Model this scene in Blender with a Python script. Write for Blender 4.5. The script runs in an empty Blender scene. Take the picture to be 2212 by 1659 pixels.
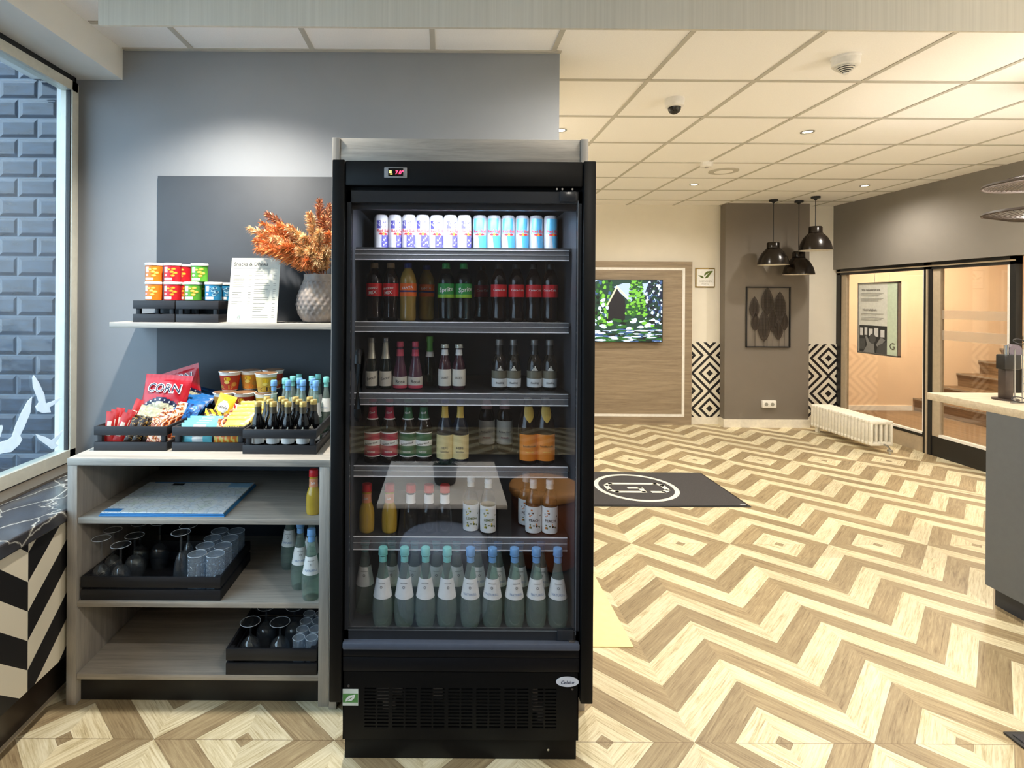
import bpy, bmesh, math, random
from mathutils import Matrix, Vector
random.seed(7)
PI = math.pi
SC = bpy.context.scene
COL = SC.collection

# ------------------------------------------------------------------ camera
FPX, CX, CY, HC, ROLL = 1194.0, 960.0, 649.0, 1.536, 0.0065
cam_d = bpy.data.cameras.new('camera')
cam = bpy.data.objects.new('camera', cam_d)
COL.objects.link(cam)
cam_d.sensor_width = 36.0
cam_d.lens = FPX / 2212 * 36.0
cam_d.shift_x = (1106 - CX) / 2212
cam_d.shift_y = -(829.5 - CY) / 2212
cam_d.clip_start = 0.02
cam.matrix_world = (Matrix.Translation((0, 0, HC)) @ Matrix.Rotation(PI / 2, 4, 'X')
                    @ Matrix.Rotation(ROLL, 4, 'Z'))
SC.camera = cam


def P(px, py, Y):
    """point at depth Y that stands where the photo shows it"""
    dx, dy = px - CX, py - CY
    u = dx + dy * ROLL
    v = dy - dx * ROLL
    return Vector((u * Y / FPX, Y, HC - v * Y / FPX))


def PX(px, py, X):
    dx, dy = px - CX, py - CY
    u = dx + dy * ROLL
    v = dy - dx * ROLL
    Y = X * FPX / u
    return Vector((X, Y, HC - v * Y / FPX))


# ------------------------------------------------------------------ look
SC.view_settings.view_transform = 'Standard'
SC.view_settings.look = 'None'
SC.view_settings.gamma = 1.0
SC.view_settings.use_curve_mapping = False
SC.view_settings.exposure = 0.82
SC.cycles.use_denoising = True
SC.cycles.max_bounces = 10
SC.cycles.diffuse_bounces = 5
SC.cycles.glossy_bounces = 4
SC.cycles.transmission_bounces = 6
SC.cycles.transparent_max_bounces = 24
SC.cycles.caustics_reflective = False
SC.cycles.caustics_refractive = False
SC.cycles.sample_clamp_indirect = 6.0

world = bpy.data.worlds.new('sky')
SC.world = world
world.use_nodes = True
bg = world.node_tree.nodes['Background']
bg.inputs[0].default_value = (0.70, 0.85, 1.0, 1)
bg.inputs[1].default_value = 3.6


def lin(c):
    return tuple(((x / 255) / 12.92 if x / 255 <= 0.04045 else ((x / 255 + 0.055) / 1.055) ** 2.4) for x in c)


WARM = (1.0, 0.94, 0.84)


def add_light(kind, loc, power, color=WARM, size=0.1, rot=(0, 0, 0), **kw):
    d = bpy.data.lights.new('lamp_light', kind)
    d.energy = power
    d.color = color
    if kind == 'AREA':
        d.size = size
        if 'size_y' in kw:
            d.shape = 'RECTANGLE'
            d.size_y = kw['size_y']
        if 'spread' in kw:
            d.spread = kw['spread']
    else:
        d.shadow_soft_size = size
    if kind == 'SPOT':
        d.spot_size = kw.get('angle', 2.2)
        d.spot_blend = kw.get('blend', 0.8)
    o = bpy.data.objects.new('lamp_light', d)
    COL.objects.link(o)
    o.location = loc
    o.rotation_euler = rot
    return o


# daylight portal in the shop window (X is the window wall)
por = add_light('AREA', (-2.02, 0.2, 1.67), 1, size=4.9, size_y=1.9, rot=(0, -PI / 2, 0))
por.data.shape = 'RECTANGLE'
por.data.size, por.data.size_y = 1.9, 4.9
por.data.cycles.is_portal = True

# recessed ceiling spots of the room: positions on the tile grid
CEIL = 2.756
SPOT_POWER = 38.0
SPOTS = [(-0.946, 2.145), (0.818, 2.145), (2.58, 2.145), (4.35, 2.145),
         (0.818, 3.94), (2.58, 3.94), (4.35, 3.94),
         (0.818, 5.73), (2.58, 5.73), (4.35, 5.73),
         (-0.946, 0.35), (0.818, 0.35), (2.58, 0.35), (4.35, 0.35),
         (-0.946, -1.45), (0.818, -1.45), (2.58, -1.45)]
for (sx, sy) in SPOTS:
    k = 1.0
    if sy < 1:
        k = 0.15 if sy < 0 else (0.8 if sx > 0 else 0.15)
    elif sx < 0:
        k = 3.1
    add_light('SPOT', (sx, sy, CEIL - 0.03), SPOT_POWER * k, WARM, 0.035, angle=(2.25 if sx < 0 else 2.9), blend=(1.0 if sx < 0 else 0.9))
# point lights added to brighten the ceiling; only the first has a wire pendant
for (lx, ly) in ((3.28, 3.0), (3.28, 1.5), (3.28, 0.0)):
    add_light('POINT', (lx, ly, 2.05), 24, WARM, 0.06)

# ------------------------------------------------------------------ materials
MATS = {}


class G:
    def __init__(s, m):
        s.nt = m.node_tree
        s.n = s.nt.nodes
        s.l = s.nt.links

    def new(s, t, **kw):
        n = s.n.new(t)
        for k, v in kw.items():
            setattr(n, k, v)
        return n

    def put(s, sock, v):
        if isinstance(v, (int, float)):
            sock.default_value = v
        elif isinstance(v, (tuple, list)):
            sock.default_value = tuple(v) if len(v) == len(sock.default_value) else tuple(v) + (1,)
        else:
            s.l.new(v, sock)

    def m(s, op, a, b=0.0, c=None):
        n = s.new('ShaderNodeMath', operation=op)
        s.put(n.inputs[0], a)
        s.put(n.inputs[1], b)
        if c is not None:
            s.put(n.inputs[2], c)
        return n.outputs[0]

    def mix(s, f, a, b):
        n = s.new('ShaderNodeMix', data_type='RGBA')
        s.put(n.inputs[0], f)
        s.put(n.inputs[6], a)
        s.put(n.inputs[7], b)
        return n.outputs[2]

    def coord(s, kind='Object'):
        n = s.new('ShaderNodeTexCoord')
        return n.outputs[kind]

    def sep(s, v):
        n = s.new('ShaderNodeSeparateXYZ')
        s.l.new(v, n.inputs[0])
        return n.outputs

    def comb(s, x, y, z):
        n = s.new('ShaderNodeCombineXYZ')
        for i, v in enumerate((x, y, z)):
            s.put(n.inputs[i], v)
        return n.outputs[0]

    def noise(s, vec, scale=5, detail=4, rough=0.55, dist=0.0):
        n = s.new('ShaderNodeTexNoise')
        s.l.new(vec, n.inputs['Vector'])
        n.inputs['Scale'].default_value = scale
        n.inputs['Detail'].default_value = detail
        n.inputs['Roughness'].default_value = rough
        n.inputs['Distortion'].default_value = dist
        return n.outputs['Fac']

    def mapping(s, vec, scale=(1, 1, 1), rot=(0, 0, 0), loc=(0, 0, 0)):
        n = s.new('ShaderNodeMapping')
        s.l.new(vec, n.inputs[0])
        n.inputs['Location'].default_value = loc
        n.inputs['Rotation'].default_value = rot
        n.inputs['Scale'].default_value = scale
        return n.outputs[0]

    def ramp(s, f, stops):
        n = s.new('ShaderNodeValToRGB')
        s.put(n.inputs[0], f)
        e = n.color_ramp.elements
        while len(e) < len(stops):
            e.new(0.5)
        for i, (p, c) in enumerate(stops):
            e[i].position = p
            e[i].color = tuple(c) + (1,) if len(c) == 3 else c
        return n.outputs[0]

    def bump(s, h, strength=0.3, dist=0.01):
        n = s.new('ShaderNodeBump')
        s.put(n.inputs['Height'], h)
        n.inputs['Strength'].default_value = strength
        n.inputs['Distance'].default_value = dist
        return n.outputs[0]


def base(name, col=(0.8, 0.8, 0.8), rough=0.5, metal=0.0, spec=0.5):
    m = bpy.data.materials.new(name)
    m.use_nodes = True
    b = m.node_tree.nodes['Principled BSDF']
    b.inputs['Base Color'].default_value = tuple(col) + (1,)
    b.inputs['Roughness'].default_value = rough
    b.inputs['Metallic'].default_value = metal
    b.inputs['Specular IOR Level'].default_value = spec
    return m, G(m), b


def flat(name, rgb, rough=0.5, metal=0.0, spec=0.5, var=0.06, vscale=30):
    """plain finish with a faint procedural variation"""
    if name in MATS:
        return MATS[name]
    c = lin(rgb)
    m, g, b = base(name, c, rough, metal, spec)
    f = g.noise(g.coord(), vscale, 3)
    lo = tuple(x * (1 - var) for x in c)
    hi = tuple(min(1, x * (1 + var)) for x in c)
    g.l.new(g.ramp(f, [(0.3, lo), (0.7, hi)]), b.inputs['Base Color'])
    MATS[name] = m
    return m


def glow(name, rgb, strength):
    if name in MATS:
        return MATS[name]
    m, g, b = base(name, (0, 0, 0), 0.5)
    b.inputs['Emission Color'].default_value = lin(rgb) + (1,)
    b.inputs['Emission Strength'].default_value = strength
    MATS[name] = m
    return m


def clear(name, tint=(1, 1, 1), ior=1.5, rough=0.0, haze=0.0, hazecol=(1, 1, 1)):
    """thin clear wall: tinted see-through plus a fresnel mirror (and an optional milky part)"""
    if name in MATS:
        return MATS[name]
    m = bpy.data.materials.new(name)
    m.use_nodes = True
    g = G(m)
    g.n.remove(g.n['Principled BSDF'])
    out = g.n['Material Output']
    tr = g.new('ShaderNodeBsdfTransparent')
    tr.inputs[0].default_value = tuple(tint) + (1,)
    gl = g.new('ShaderNodeBsdfGlossy')
    gl.inputs['Roughness'].default_value = rough
    fr = g.new('ShaderNodeFresnel')
    # same reflectance whichever side of the thin wall is met
    ge = g.new('ShaderNodeNewGeometry')
    g.l.new(g.m('ADD', ior, g.m('MULTIPLY', ge.outputs['Backfacing'], 1.0 / ior - ior)), fr.inputs[0])
    cur = tr.outputs[0]
    if haze > 0:
        df = g.new('ShaderNodeBsdfDiffuse')
        df.inputs[0].default_value = tuple(hazecol) + (1,)
        mh = g.new('ShaderNodeMixShader')
        mh.inputs[0].default_value = haze
        g.l.new(cur, mh.inputs[1])
        g.l.new(df.outputs[0], mh.inputs[2])
        cur = mh.outputs[0]
    mx = g.new('ShaderNodeMixShader')
    g.l.new(fr.outputs[0], mx.inputs[0])
    g.l.new(cur, mx.inputs[1])
    g.l.new(gl.outputs[0], mx.inputs[2])
    g.l.new(mx.outputs[0], out.inputs[0])
    MATS[name] = m
    return m


def wood(name, c1, c2, axis='X', rough=0.45, scale=1.0, vein=0.0):
    if name in MATS:
        return MATS[name]
    m, g, b = base(name, (0.5, 0.5, 0.5), rough)
    sc = {'X': (1.2, 22, 22), 'Y': (22, 1.2, 22), 'Z': (22, 22, 1.2)}[axis]
    v = g.mapping(g.coord(), tuple(x * scale for x in sc))
    f1 = g.noise(v, 1.6, 6, 0.65, 0.6)
    v2 = g.mapping(g.coord(), tuple(x * scale * 4 for x in sc))
    f2 = g.noise(v2, 2.5, 4, 0.7)
    f = g.m('ADD', g.m('MULTIPLY', f1, 0.7), g.m('MULTIPLY', f2, 0.3))
    c1, c2 = lin(c1), lin(c2)
    g.l.new(g.ramp(f, [(0.36, c1), (0.62, c2)]), b.inputs['Base Color'])
    g.l.new(g.bump(f, 0.15, 0.002), b.inputs['Normal'])
    MATS[name] = m
    return m


M_BLACK = flat('black_paint', (22, 22, 23), 0.38)
M_BLACKWOOD = wood('black_stained_wood', (24, 24, 28), (38, 38, 43), 'X', 0.55)
M_CABWOOD = wood('grey_oak_board', (158, 151, 142), (194, 187, 176), 'X', 0.5)
M_CABWOODV = wood('grey_oak_board_upright', (150, 145, 138), (178, 172, 163), 'Z', 0.5)
def mottled(name, stops, scale=60, rough=0.3, dist=1.5):
    if name in MATS:
        return MATS[name]
    m, g, b = base(name, (0.5, 0.5, 0.5), rough)
    f = g.noise(g.coord(), scale, 2, 0.5, dist)
    n = len(stops)
    r = g.ramp(f, [(0.34 + 0.32 * i / (n - 1), lin(c)) for i, c in enumerate(stops)])
    r.node.color_ramp.interpolation = 'CONSTANT'
    g.l.new(r, b.inputs['Base Color'])
    MATS[name] = m
    return m


M_CREAM = flat('cream_plaster', (226, 220, 206), 0.8, vscale=6, var=0.02)
M_WHITE = flat('white_plaster', (232, 232, 228), 0.8, vscale=6, var=0.02)
M_GREYWALL = flat('grey_wall_paint', (138, 141, 145), 0.72, vscale=3, var=0.04)
M_TAUPE = flat('taupe_wall_paint', (118, 110, 100), 0.72, vscale=3, var=0.04)
M_PLASTIC_W = flat('white_plastic', (235, 233, 228), 0.35)
M_STEEL = flat('brushed_steel', (180, 180, 180), 0.3, 1.0)
M_DKGREY = flat('dark_grey_plastic', (58, 60, 64), 0.4)
M_WHITEP = flat('white_print', (245, 245, 242), 0.5)
M_BLACKP = flat('black_print', (20, 20, 22), 0.5)


# ------------------------------------------------------------------ mesh builder
TXT = {}


def text_data(s, spacing=1.0, bold=0.0, shear=0.0):
    k = (s, spacing, bold, shear)
    if k not in TXT:
        c = bpy.data.curves.new('lettering', 'FONT')
        c.body = s
        c.size = 1.0
        c.resolution_u = 2
        c.align_x = 'CENTER'
        c.space_character = spacing
        c.offset = bold
        c.shear = shear
        o = bpy.data.objects.new('lettering', c)
        COL.objects.link(o)
        dg = bpy.context.evaluated_depsgraph_get()
        me = bpy.data.meshes.new_from_object(o.evaluated_get(dg))
        vs = [(v.co.x, v.co.y) for v in me.vertices]
        fs = [tuple(p.vertices) for p in me.polygons]
        bpy.data.objects.remove(o)
        bpy.data.meshes.remove(me)
        bpy.data.curves.remove(c)
        TXT[k] = (vs, fs)
    return TXT[k]


class MB:
    def __init__(s, T=None):
        s.v, s.f, s.mi, s.mats, s.cur = [], [], [], [], 0
        s.T = T

    def mat(s, m):
        if m not in s.mats:
            s.mats.append(m)
        s.cur = s.mats.index(m)
        return s

    def add(s, vs, fs, T=None):
        n = len(s.v)
        for p in vs:
            p = Vector(p)
            if T is not None:
                p = T @ p
            if s.T is not None:
                p = s.T @ p
            s.v.append(p)
        for f in fs:
            s.f.append(tuple(i + n for i in f))
            s.mi.append(s.cur)
        return s

    def box(s, x0, x1, y0, y1, z0, z1, T=None):
        vs = [(x0, y0, z0), (x1, y0, z0), (x1, y1, z0), (x0, y1, z0), (x0, y0, z1), (x1, y0, z1), (x1, y1, z1), (x0, y1, z1)]
        fs = [(0, 3, 2, 1), (4, 5, 6, 7), (0, 1, 5, 4), (1, 2, 6, 5), (2, 3, 7, 6), (3, 0, 4, 7)]
        return s.add(vs, fs, T)

    def bbox(s, x0, x1, y0, y1, z0, z1, b=0.003, T=None):
        """box with all edges eased"""
        b = min(b, (x1 - x0) / 2.1, (y1 - y0) / 2.1, (z1 - z0) / 2.1)
        bm = bmesh.new()
        bmesh.ops.create_cube(bm, size=1)
        for v in bm.verts:
            v.co = Vector(((x0 + x1) / 2 + v.co.x * (x1 - x0), (y0 + y1) / 2 + v.co.y * (y1 - y0), (z0 + z1) / 2 + v.co.z * (z1 - z0)))
        bmesh.ops.bevel(bm, geom=bm.edges[:], offset=b, segments=2, affect='EDGES', profile=0.5)
        bm.verts.index_update()
        s.add([v.co.copy() for v in bm.verts], [tuple(v.index for v in f.verts) for f in bm.faces], T)
        bm.free()
        return s

    def lathe(s, prof, n=20, c=(0, 0), T=None, close=True, rmod=None):
        vs, fs = [], []
        for (r, z) in prof:
            for i in range(n):
                a = 2 * PI * i / n
                rr = r if rmod is None else rmod(r, z, a)
                vs.append((c[0] + rr * math.sin(a), c[1] - rr * math.cos(a), z))
        k = len(prof)
        for j in range(k - 1):
            for i in range(n):
                i2 = (i + 1) % n
                fs.append((j * n + i, j * n + i2, (j + 1) * n + i2, (j + 1) * n + i))
        if close:
            if prof[0][0] > 1e-5:
                fs.append(tuple(range(n - 1, -1, -1)))
            if prof[-1][0] > 1e-5:
                fs.append(tuple((k - 1) * n + i for i in range(n)))
        return s.add(vs, fs, T)

    def cyl(s, cx, cy, z0, z1, r, n=20, T=None, r2=None):
        return s.lathe([(r, z0), (r if r2 is None else r2, z1)], n, (cx, cy), T)

    def tube(s, pts, r, n=8, cap=True):
        pts = [Vector(p) for p in pts]
        vs, fs = [], []
        up = Vector((0, 0, 1))
        for k, p in enumerate(pts):
            d = (pts[min(k + 1, len(pts) - 1)] - pts[max(k - 1, 0)])
            d.normalize()
            a = d.cross(up)
            if a.length < 1e-3:
                a = d.cross(Vector((1, 0, 0)))
            a.normalize()
            b = d.cross(a)
            rr = r[k] if isinstance(r, (list, tuple)) else r
            for i in range(n):
                t = 2 * PI * i / n
                vs.append(p + a * rr * math.cos(t) + b * rr * math.sin(t))
        for k in range(len(pts) - 1):
            for i in range(n):
                j = (i + 1) % n
                fs.append((k * n + i, k * n + j, (k + 1) * n + j, (k + 1) * n + i))
        if cap:
            fs.append(tuple(range(n - 1, -1, -1)))
            fs.append(tuple((len(pts) - 1) * n + i for i in range(n)))
        return s.add(vs, fs)

    def prism(s, pts, T, d):
        """polygon (x,y) in T's plane, extruded d along its z"""
        n = len(pts)
        vs = [(p[0], p[1], 0) for p in pts] + [(p[0], p[1], d) for p in pts]
        fs = [tuple(range(n - 1, -1, -1)), tuple(range(n, 2 * n))]
        for i in range(n):
            j = (i + 1) % n
            fs.append((i, j, n + j, n + i))
        return s.add(vs, fs, T)

    def flatpoly(s, pts):
        return s.add(pts, [tuple(range(len(pts)))])

    def band(s, prof, z0, z1, off=0.0006, a0=-PI, a1=PI, n=24, T=None, nz=4):
        vs, fs = [], []
        full = abs((a1 - a0) - 2 * PI) < 1e-4
        m = n if full else n + 1
        for j in range(nz + 1):
            z = z0 + (z1 - z0) * j / nz
            r = rad(prof, z) + off
            for i in range(m):
                a = a0 + (a1 - a0) * i / n
                vs.append((r * math.sin(a), -r * math.cos(a), z))
        for j in range(nz):
            for i in range(n):
                i2 = (i + 1) % m
                fs.append((j * m + i, j * m + i2, (j + 1) * m + i2, (j + 1) * m + i))
        return s.add(vs, fs, T)

    def wrap_text(s, prof, txt, zc, size, off=0.0012, a=0.0, spacing=1.0, bold=0.0, shear=0.0, T=None, slope=0.0, maxw=None):
        vs, fs = text_data(txt, spacing, bold, shear)
        if maxw:
            w = max(v[0] for v in vs) - min(v[0] for v in vs)
            size = min(size, maxw / w)
        out = []
        for (x, y) in vs:
            x, y = x * size, (y - 0.35) * size
            z = zc + y + x * slope
            r = rad(prof, z) + off
            t = a + x / r
            out.append((r * math.sin(t), -r * math.cos(t), z))
        return s.add(out, fs, T)

    def text(s, txt, T, size, spacing=1.0, bold=0.0, shear=0.0, maxw=None):
        """flat text, x right / y up in T's plane"""
        vs, fs = text_data(txt, spacing, bold, shear)
        if maxw:
            w = max(v[0] for v in vs) - min(v[0] for v in vs)
            size = min(size, maxw / w)
        return s.add([(x * size, (y - 0.35) * size, 0) for x, y in vs], fs, T)

    def build(s, name, parent=None, loc=None, rot=None, smooth=True, label=None, ang=0.7):
        me = bpy.data.meshes.new(name)
        me.from_pydata(s.v, [], s.f)
        for m in s.mats:
            me.materials.append(m)
        if s.mats:
            me.polygons.foreach_set('material_index', s.mi)
        if smooth:
            me.polygons.foreach_set('use_smooth', [True] * len(me.polygons))
            me.set_sharp_from_angle(angle=ang)
        me.update()
        o = bpy.data.objects.new(name, me)
        COL.objects.link(o)
        if parent is not None:
            o.parent = parent
        if loc is not None:
            o.location = loc
        if rot is not None:
            o.rotation_euler = rot
        if label:
            o['label'] = label
        return o


def rad(prof, z):
    if z <= prof[0][1]:
        return prof[0][0]
    for (r0, z0), (r1, z1) in zip(prof, prof[1:]):
        if z0 <= z <= z1 and z1 > z0:
            return r0 + (r1 - r0) * (z - z0) / (z1 - z0)
    return prof[-1][0]


def front(x, y, z):
    """plane facing the camera (-Y): local x right, local y up"""
    return Matrix(((1, 0, 0, x), (0, 0, -1, y), (0, 1, 0, z), (0, 0, 0, 1)))


def tag(o, label, cat, group=None):
    o['label'] = label
    o['category'] = cat
    if group:
        o['group'] = group
    return o


def thing(name, label, cat, loc=(0, 0, 0), rz=0.0, group=None, rot=None):
    o = bpy.data.objects.new(name, None)
    COL.objects.link(o)
    o.empty_display_size = 0.05
    o.location = loc
    o.rotation_euler = rot if rot is not None else (0, 0, rz)
    return tag(o, label, cat, group)


def struct(mb, name, parent=None, smooth=False):
    o = mb.build(name, parent, smooth=smooth)
    o['kind'] = 'structure'
    return o


def dup(root, loc=None, rz=None, label=None, group=None, scale=None, rot=None):
    def rec(o, par):
        c = o.copy()
        COL.objects.link(c)
        c.parent = par
        for ch in o.children:
            rec(ch, c)
        return c
    r = rec(root, None)
    if loc is not None:
        r.location = loc
    if rz is not None:
        r.rotation_euler = (0, 0, rz)
    if rot is not None:
        r.rotation_euler = rot
    if label:
        r['label'] = label
    if group:
        r['group'] = group
    if scale:
        r.scale = scale
    return r


ORD = ['leftmost', 'second from left', 'third from left', 'fourth from left', 'fifth from left', 'sixth from left',
       'seventh from left', 'eighth from left', 'ninth from left', 'tenth from left']

# ================================================================== ROOM SHELL
# floor: printed planks laid in zigzags that mirror at seams -> nested diamonds
def floor_material():
    m, g, b = base('zigzag_plank_vinyl', (0.6, 0.5, 0.35), 0.42)
    uv = g.coord('UV')
    s = g.sep(uv)
    W = 0.628
    w = 0.1413
    x, y = s[0], s[1]
    tri = g.m('PINGPONG', x, W / 2)
    arm = g.m('LESS_THAN', g.m('FLOORED_MODULO', x, W), W / 2)       # 1: rising arm
    sg = g.m('SUBTRACT', g.m('MULTIPLY', arm, 2.0), 1.0)
    ss = g.m('ADD', y, tri)
    q = g.m('DIVIDE', g.m('SUBTRACT', ss, 0.05 * W), w)
    band = g.m('FLOOR', q)
    dark = g.m('LESS_THAN', g.m('FLOORED_MODULO', g.m('ADD', band, 1.0), 2.0), 0.5)   # centre square dark
    along = g.m('SUBTRACT', g.m('MULTIPLY', x, sg), y)
    cell = g.m('FLOOR', g.m('DIVIDE', x, W / 2))
    wn = g.new('ShaderNodeTexWhiteNoise', noise_dimensions='3D')
    g.l.new(g.comb(band, cell, g.m('FLOOR', g.m('MULTIPLY', g.sep(g.coord('Object'))[1], 0.3))), wn.inputs['Vector'])
    rnd = wn.outputs['Value']
    off = g.m('MULTIPLY', rnd, 37.0)
    vec = g.comb(g.m('ADD', g.m('MULTIPLY', along, 2.2), off), g.m('ADD', g.m('MULTIPLY', ss, 42.0), off), off)
    f1 = g.noise(vec, 1.0, 5, 0.62, 1.4)
    vec2 = g.comb(g.m('MULTIPLY', along, 9.0), g.m('ADD', g.m('MULTIPLY', ss, 150.0), off), off)
    f2 = g.noise(vec2, 1.0, 3, 0.7, 0.4)
    f = g.m('ADD', g.m('MULTIPLY', f1, 0.6), g.m('MULTIPLY', f2, 0.4))
    lightc = g.ramp(f, [(0.30, lin((146, 126, 90))), (0.43, lin((200, 186, 148))), (0.54, lin((223, 212, 180))), (0.7, lin((233, 225, 198)))])
    darkc = g.ramp(f, [(0.30, lin((104, 84, 58))), (0.45, lin((148, 129, 98))), (0.58, lin((168, 150, 116))), (0.7, lin((188, 170, 136)))])
    c = g.mix(dark, lightc, darkc)
    # each plank a touch lighter or darker
    br = g.m('ADD', 0.9, g.m('MULTIPLY', rnd, 0.2))
    mv = g.new('ShaderNodeVectorMath', operation='SCALE')
    g.l.new(c, mv.inputs[0])
    g.l.new(br, mv.inputs['Scale'])
    # plank joints and seam lines
    fr = g.m('FRACT', q)
    e1 = g.m('MINIMUM', fr, g.m('SUBTRACT', 1.0, fr))
    d1 = g.m('LESS_THAN', e1, 0.011)
    d2 = g.m('LESS_THAN', y, 0.0018)
    d = g.m('MAXIMUM', d1, d2)
    c2 = g.mix(g.m('MULTIPLY', d, 0.55), mv.outputs[0], lin((96, 74, 48)))
    g.l.new(c2, b.inputs['Base Color'])
    g.l.new(g.bump(g.m('SUBTRACT', f, d), 0.08, 0.002), b.inputs['Normal'])
    return m


M_FLOOR = floor_material()
fm = bpy.data.meshes.new('floor')
seams = [(-3.0, 1.927, 1.927, -1, 0.0), (1.927, 3.513, 1.927, 1, 0.0), (3.513, 5.382, 3.513, 1, 0.314), (5.382, 7.1, 5.382, 1, 0.0)]
vs, fs, uvs = [], [], []
FX0, FX1, X0 = -1.9, 5.0, 1.196 - 4 * 0.628
for (ya, yb, sy, sg, ph) in seams:
    n = len(vs)
    vs += [(FX0, ya, 0), (FX1, ya, 0), (FX1, yb, 0), (FX0, yb, 0)]
    fs.append((n, n + 1, n + 2, n + 3))
    for (x, y) in ((FX0, ya), (FX1, ya), (FX1, yb), (FX0, yb)):
        uvs.append((x - X0 + 6.28 + ph, (y - sy) * sg))
fm.from_pydata(vs, [], fs)
ul = fm.uv_layers.new(name='UVMap')
for i, u in enumerate(uvs):
    ul.data[i].uv = u
fm.materials.append(M_FLOOR)
fo = bpy.data.objects.new('floor', fm)
COL.objects.link(fo)
fo['kind'] = 'structure'
sub = MB().mat(M_TAUPE).box(-1.9, 5.0, -3.0, 7.1, -0.12, -0.004)
struct(sub, 'floor_base', fo)

# ceiling
M_TILE = flat('ceiling_tile', (246, 244, 240), 0.9, vscale=160, var=0.025)
M_GRID = flat('ceiling_grid', (186, 182, 170), 0.6, vscale=20, var=0.02)
ceil = struct(MB().mat(M_TILE).box(-1.9, 5.0, -3.0, 7.0, CEIL, CEIL + 0.12), 'ceiling')
g_ = MB().mat(M_GRID)
k = -1
for k in range(-1, 11):
    x = -1.24 + 0.588 * k
    if -1.57 < x < 4.9:
        g_.box(x - 0.012, x + 0.012, -3.0, 6.97, CEIL - 0.004, CEIL + 0.001)
for k in range(-10, 8):
    y = 3.04 + 0.5975 * k
    if -3 < y < 6.95:
        g_.box(-1.575, 4.9, y - 0.012, y + 0.012, CEIL - 0.0045, CEIL + 0.001)
g_.box(-1.575, 0.563, 2.687, 2.711, CEIL - 0.006, CEIL + 0.001)
struct(g_, 'trim_1')
# beam near the camera standing in for smeared pixels along the top edge
def smear_beam_mat():
    m, g, b = base('smear_streaked_beam', (0.7, 0.68, 0.6), 0.7)
    f = g.noise(g.mapping(g.coord(), (60, 60, 0.4)), 1.0, 5, 0.75)
    f2 = g.noise(g.mapping(g.coord(), (3, 3, 0.1)), 1.0, 2, 0.5)
    ff = g.m('ADD', g.m('MULTIPLY', f, 0.6), g.m('MULTIPLY', f2, 0.4))
    g.l.new(g.ramp(ff, [(0.3, lin((206, 199, 182))), (0.7, lin((236, 230, 215)))]), b.inputs['Base Color'])
    g.l.new(g.bump(f, 0.3, 0.003), b.inputs['Normal'])
    return m
M_SMEAR_BEAM = smear_beam_mat()
yb = 1.9
zb = P(1400, 62, yb).z
struct(MB().mat(M_SMEAR_BEAM).box(P(212, 40, yb).x, 4.98, yb, yb + 0.012, zb, CEIL), 'trim_2')

# shelf wall (grey) that ends free on the right
WX1 = P(1208, 250, 2.711).x
struct(MB().mat(M_GREYWALL).box(-1.9, WX1, 2.711, 2.95, 0, CEIL), 'wall_back')
struct(MB().mat(M_CREAM).box(WX1 - 0.16, WX1 - 0.002, 2.95, 6.97, 0, CEIL), 'wall_side')
# far wall with its pilaster
M_CREAMWARM = flat('warm_white_wall', (232, 226, 212), 0.8, vscale=5, var=0.02)
struct(MB().mat(M_CREAMWARM).box(WX1 - 0.16, 8.7, 6.97, 7.1, 0, CEIL), 'wall_far') if False else None
wf = struct(MB().mat(M_CREAMWARM).box(WX1 - 0.16, 4.99, 6.97, 7.1, 0, CEIL), 'wall_far')
pil = MB().mat(M_TAUPE).prism([(3.475, 6.97), (3.452, 6.8), (4.488, 6.8), (4.488, 6.97)], Matrix.Translation((0, 0, 0)), CEIL)
struct(pil, 'wall_pilaster')
M_BASE = flat('white_skirting', (232, 226, 212), 0.5)
bb = MB().mat(M_BASE)
bb.box(3.085, 3.478, 6.955, 6.97, 0, 0.092)
bb.prism([(3.462, 6.97), (3.437, 6.786), (4.5, 6.786), (4.5, 6.97)], Matrix.Translation((0, 0, 0)), 0.098)
bb.box(4.5, 4.95, 6.955, 6.97, 0, 0.092)
struct(bb, 'baseboard_far')


def tile_mat(name, x0, z0):
    m, g, b = base(name, (0.5, 0.5, 0.5), 0.35)
    s = g.sep(g.coord())
    tz = g.m('PINGPONG', g.m('SUBTRACT', s[2], z0), 0.223)
    tx = g.m('PINGPONG', g.m('SUBTRACT', s[0], x0), 0.223)
    # rings inside a diamond, chevrons outside it
    ax = g.m('ABSOLUTE', g.m('SUBTRACT', s[0], x0))
    ss = g.m('ADD', tz, ax)
    f = g.m('FLOORED_MODULO', ss, 0.0985)
    k = g.m('LESS_THAN', f, 0.043)
    g.l.new(g.mix(k, lin((232, 226, 210)), lin((24, 24, 27))), b.inputs['Base Color'])
    return m


tl = MB().mat(tile_mat('diamond_tiles', 3.345, 0.643)).box(3.085, 3.474, 6.958, 6.971, 0.092, 1.03)
struct(tl, 'trim_3')
tl = MB().mat(tile_mat('diamond_tiles_right', 4.84, 0.84)).box(4.489, 4.975, 6.958, 6.971, 0.092, 1.015)
struct(tl, 'trim_4')

# right side: bulkhead over the glazing, solid wall nearer the camera
M_BULK = flat('taupe_bulkhead', (128, 122, 114), 0.75, vscale=3, var=0.04)
struct(MB().mat(M_BULK).box(4.9, 5.08, -3.0, 6.97, 1.957, CEIL), 'wall_right')
struct(MB().mat(M_CREAMWARM).box(4.99, 5.08, -3.0, 4.76, 0, 1.957), 'wall_right_lower')
struct(MB().mat(flat('rear_wall', (84, 78, 74), 0.8)).box(-1.9, 5.08, -3.1, -3.0, 0, CEIL), 'wall_rear')

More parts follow.
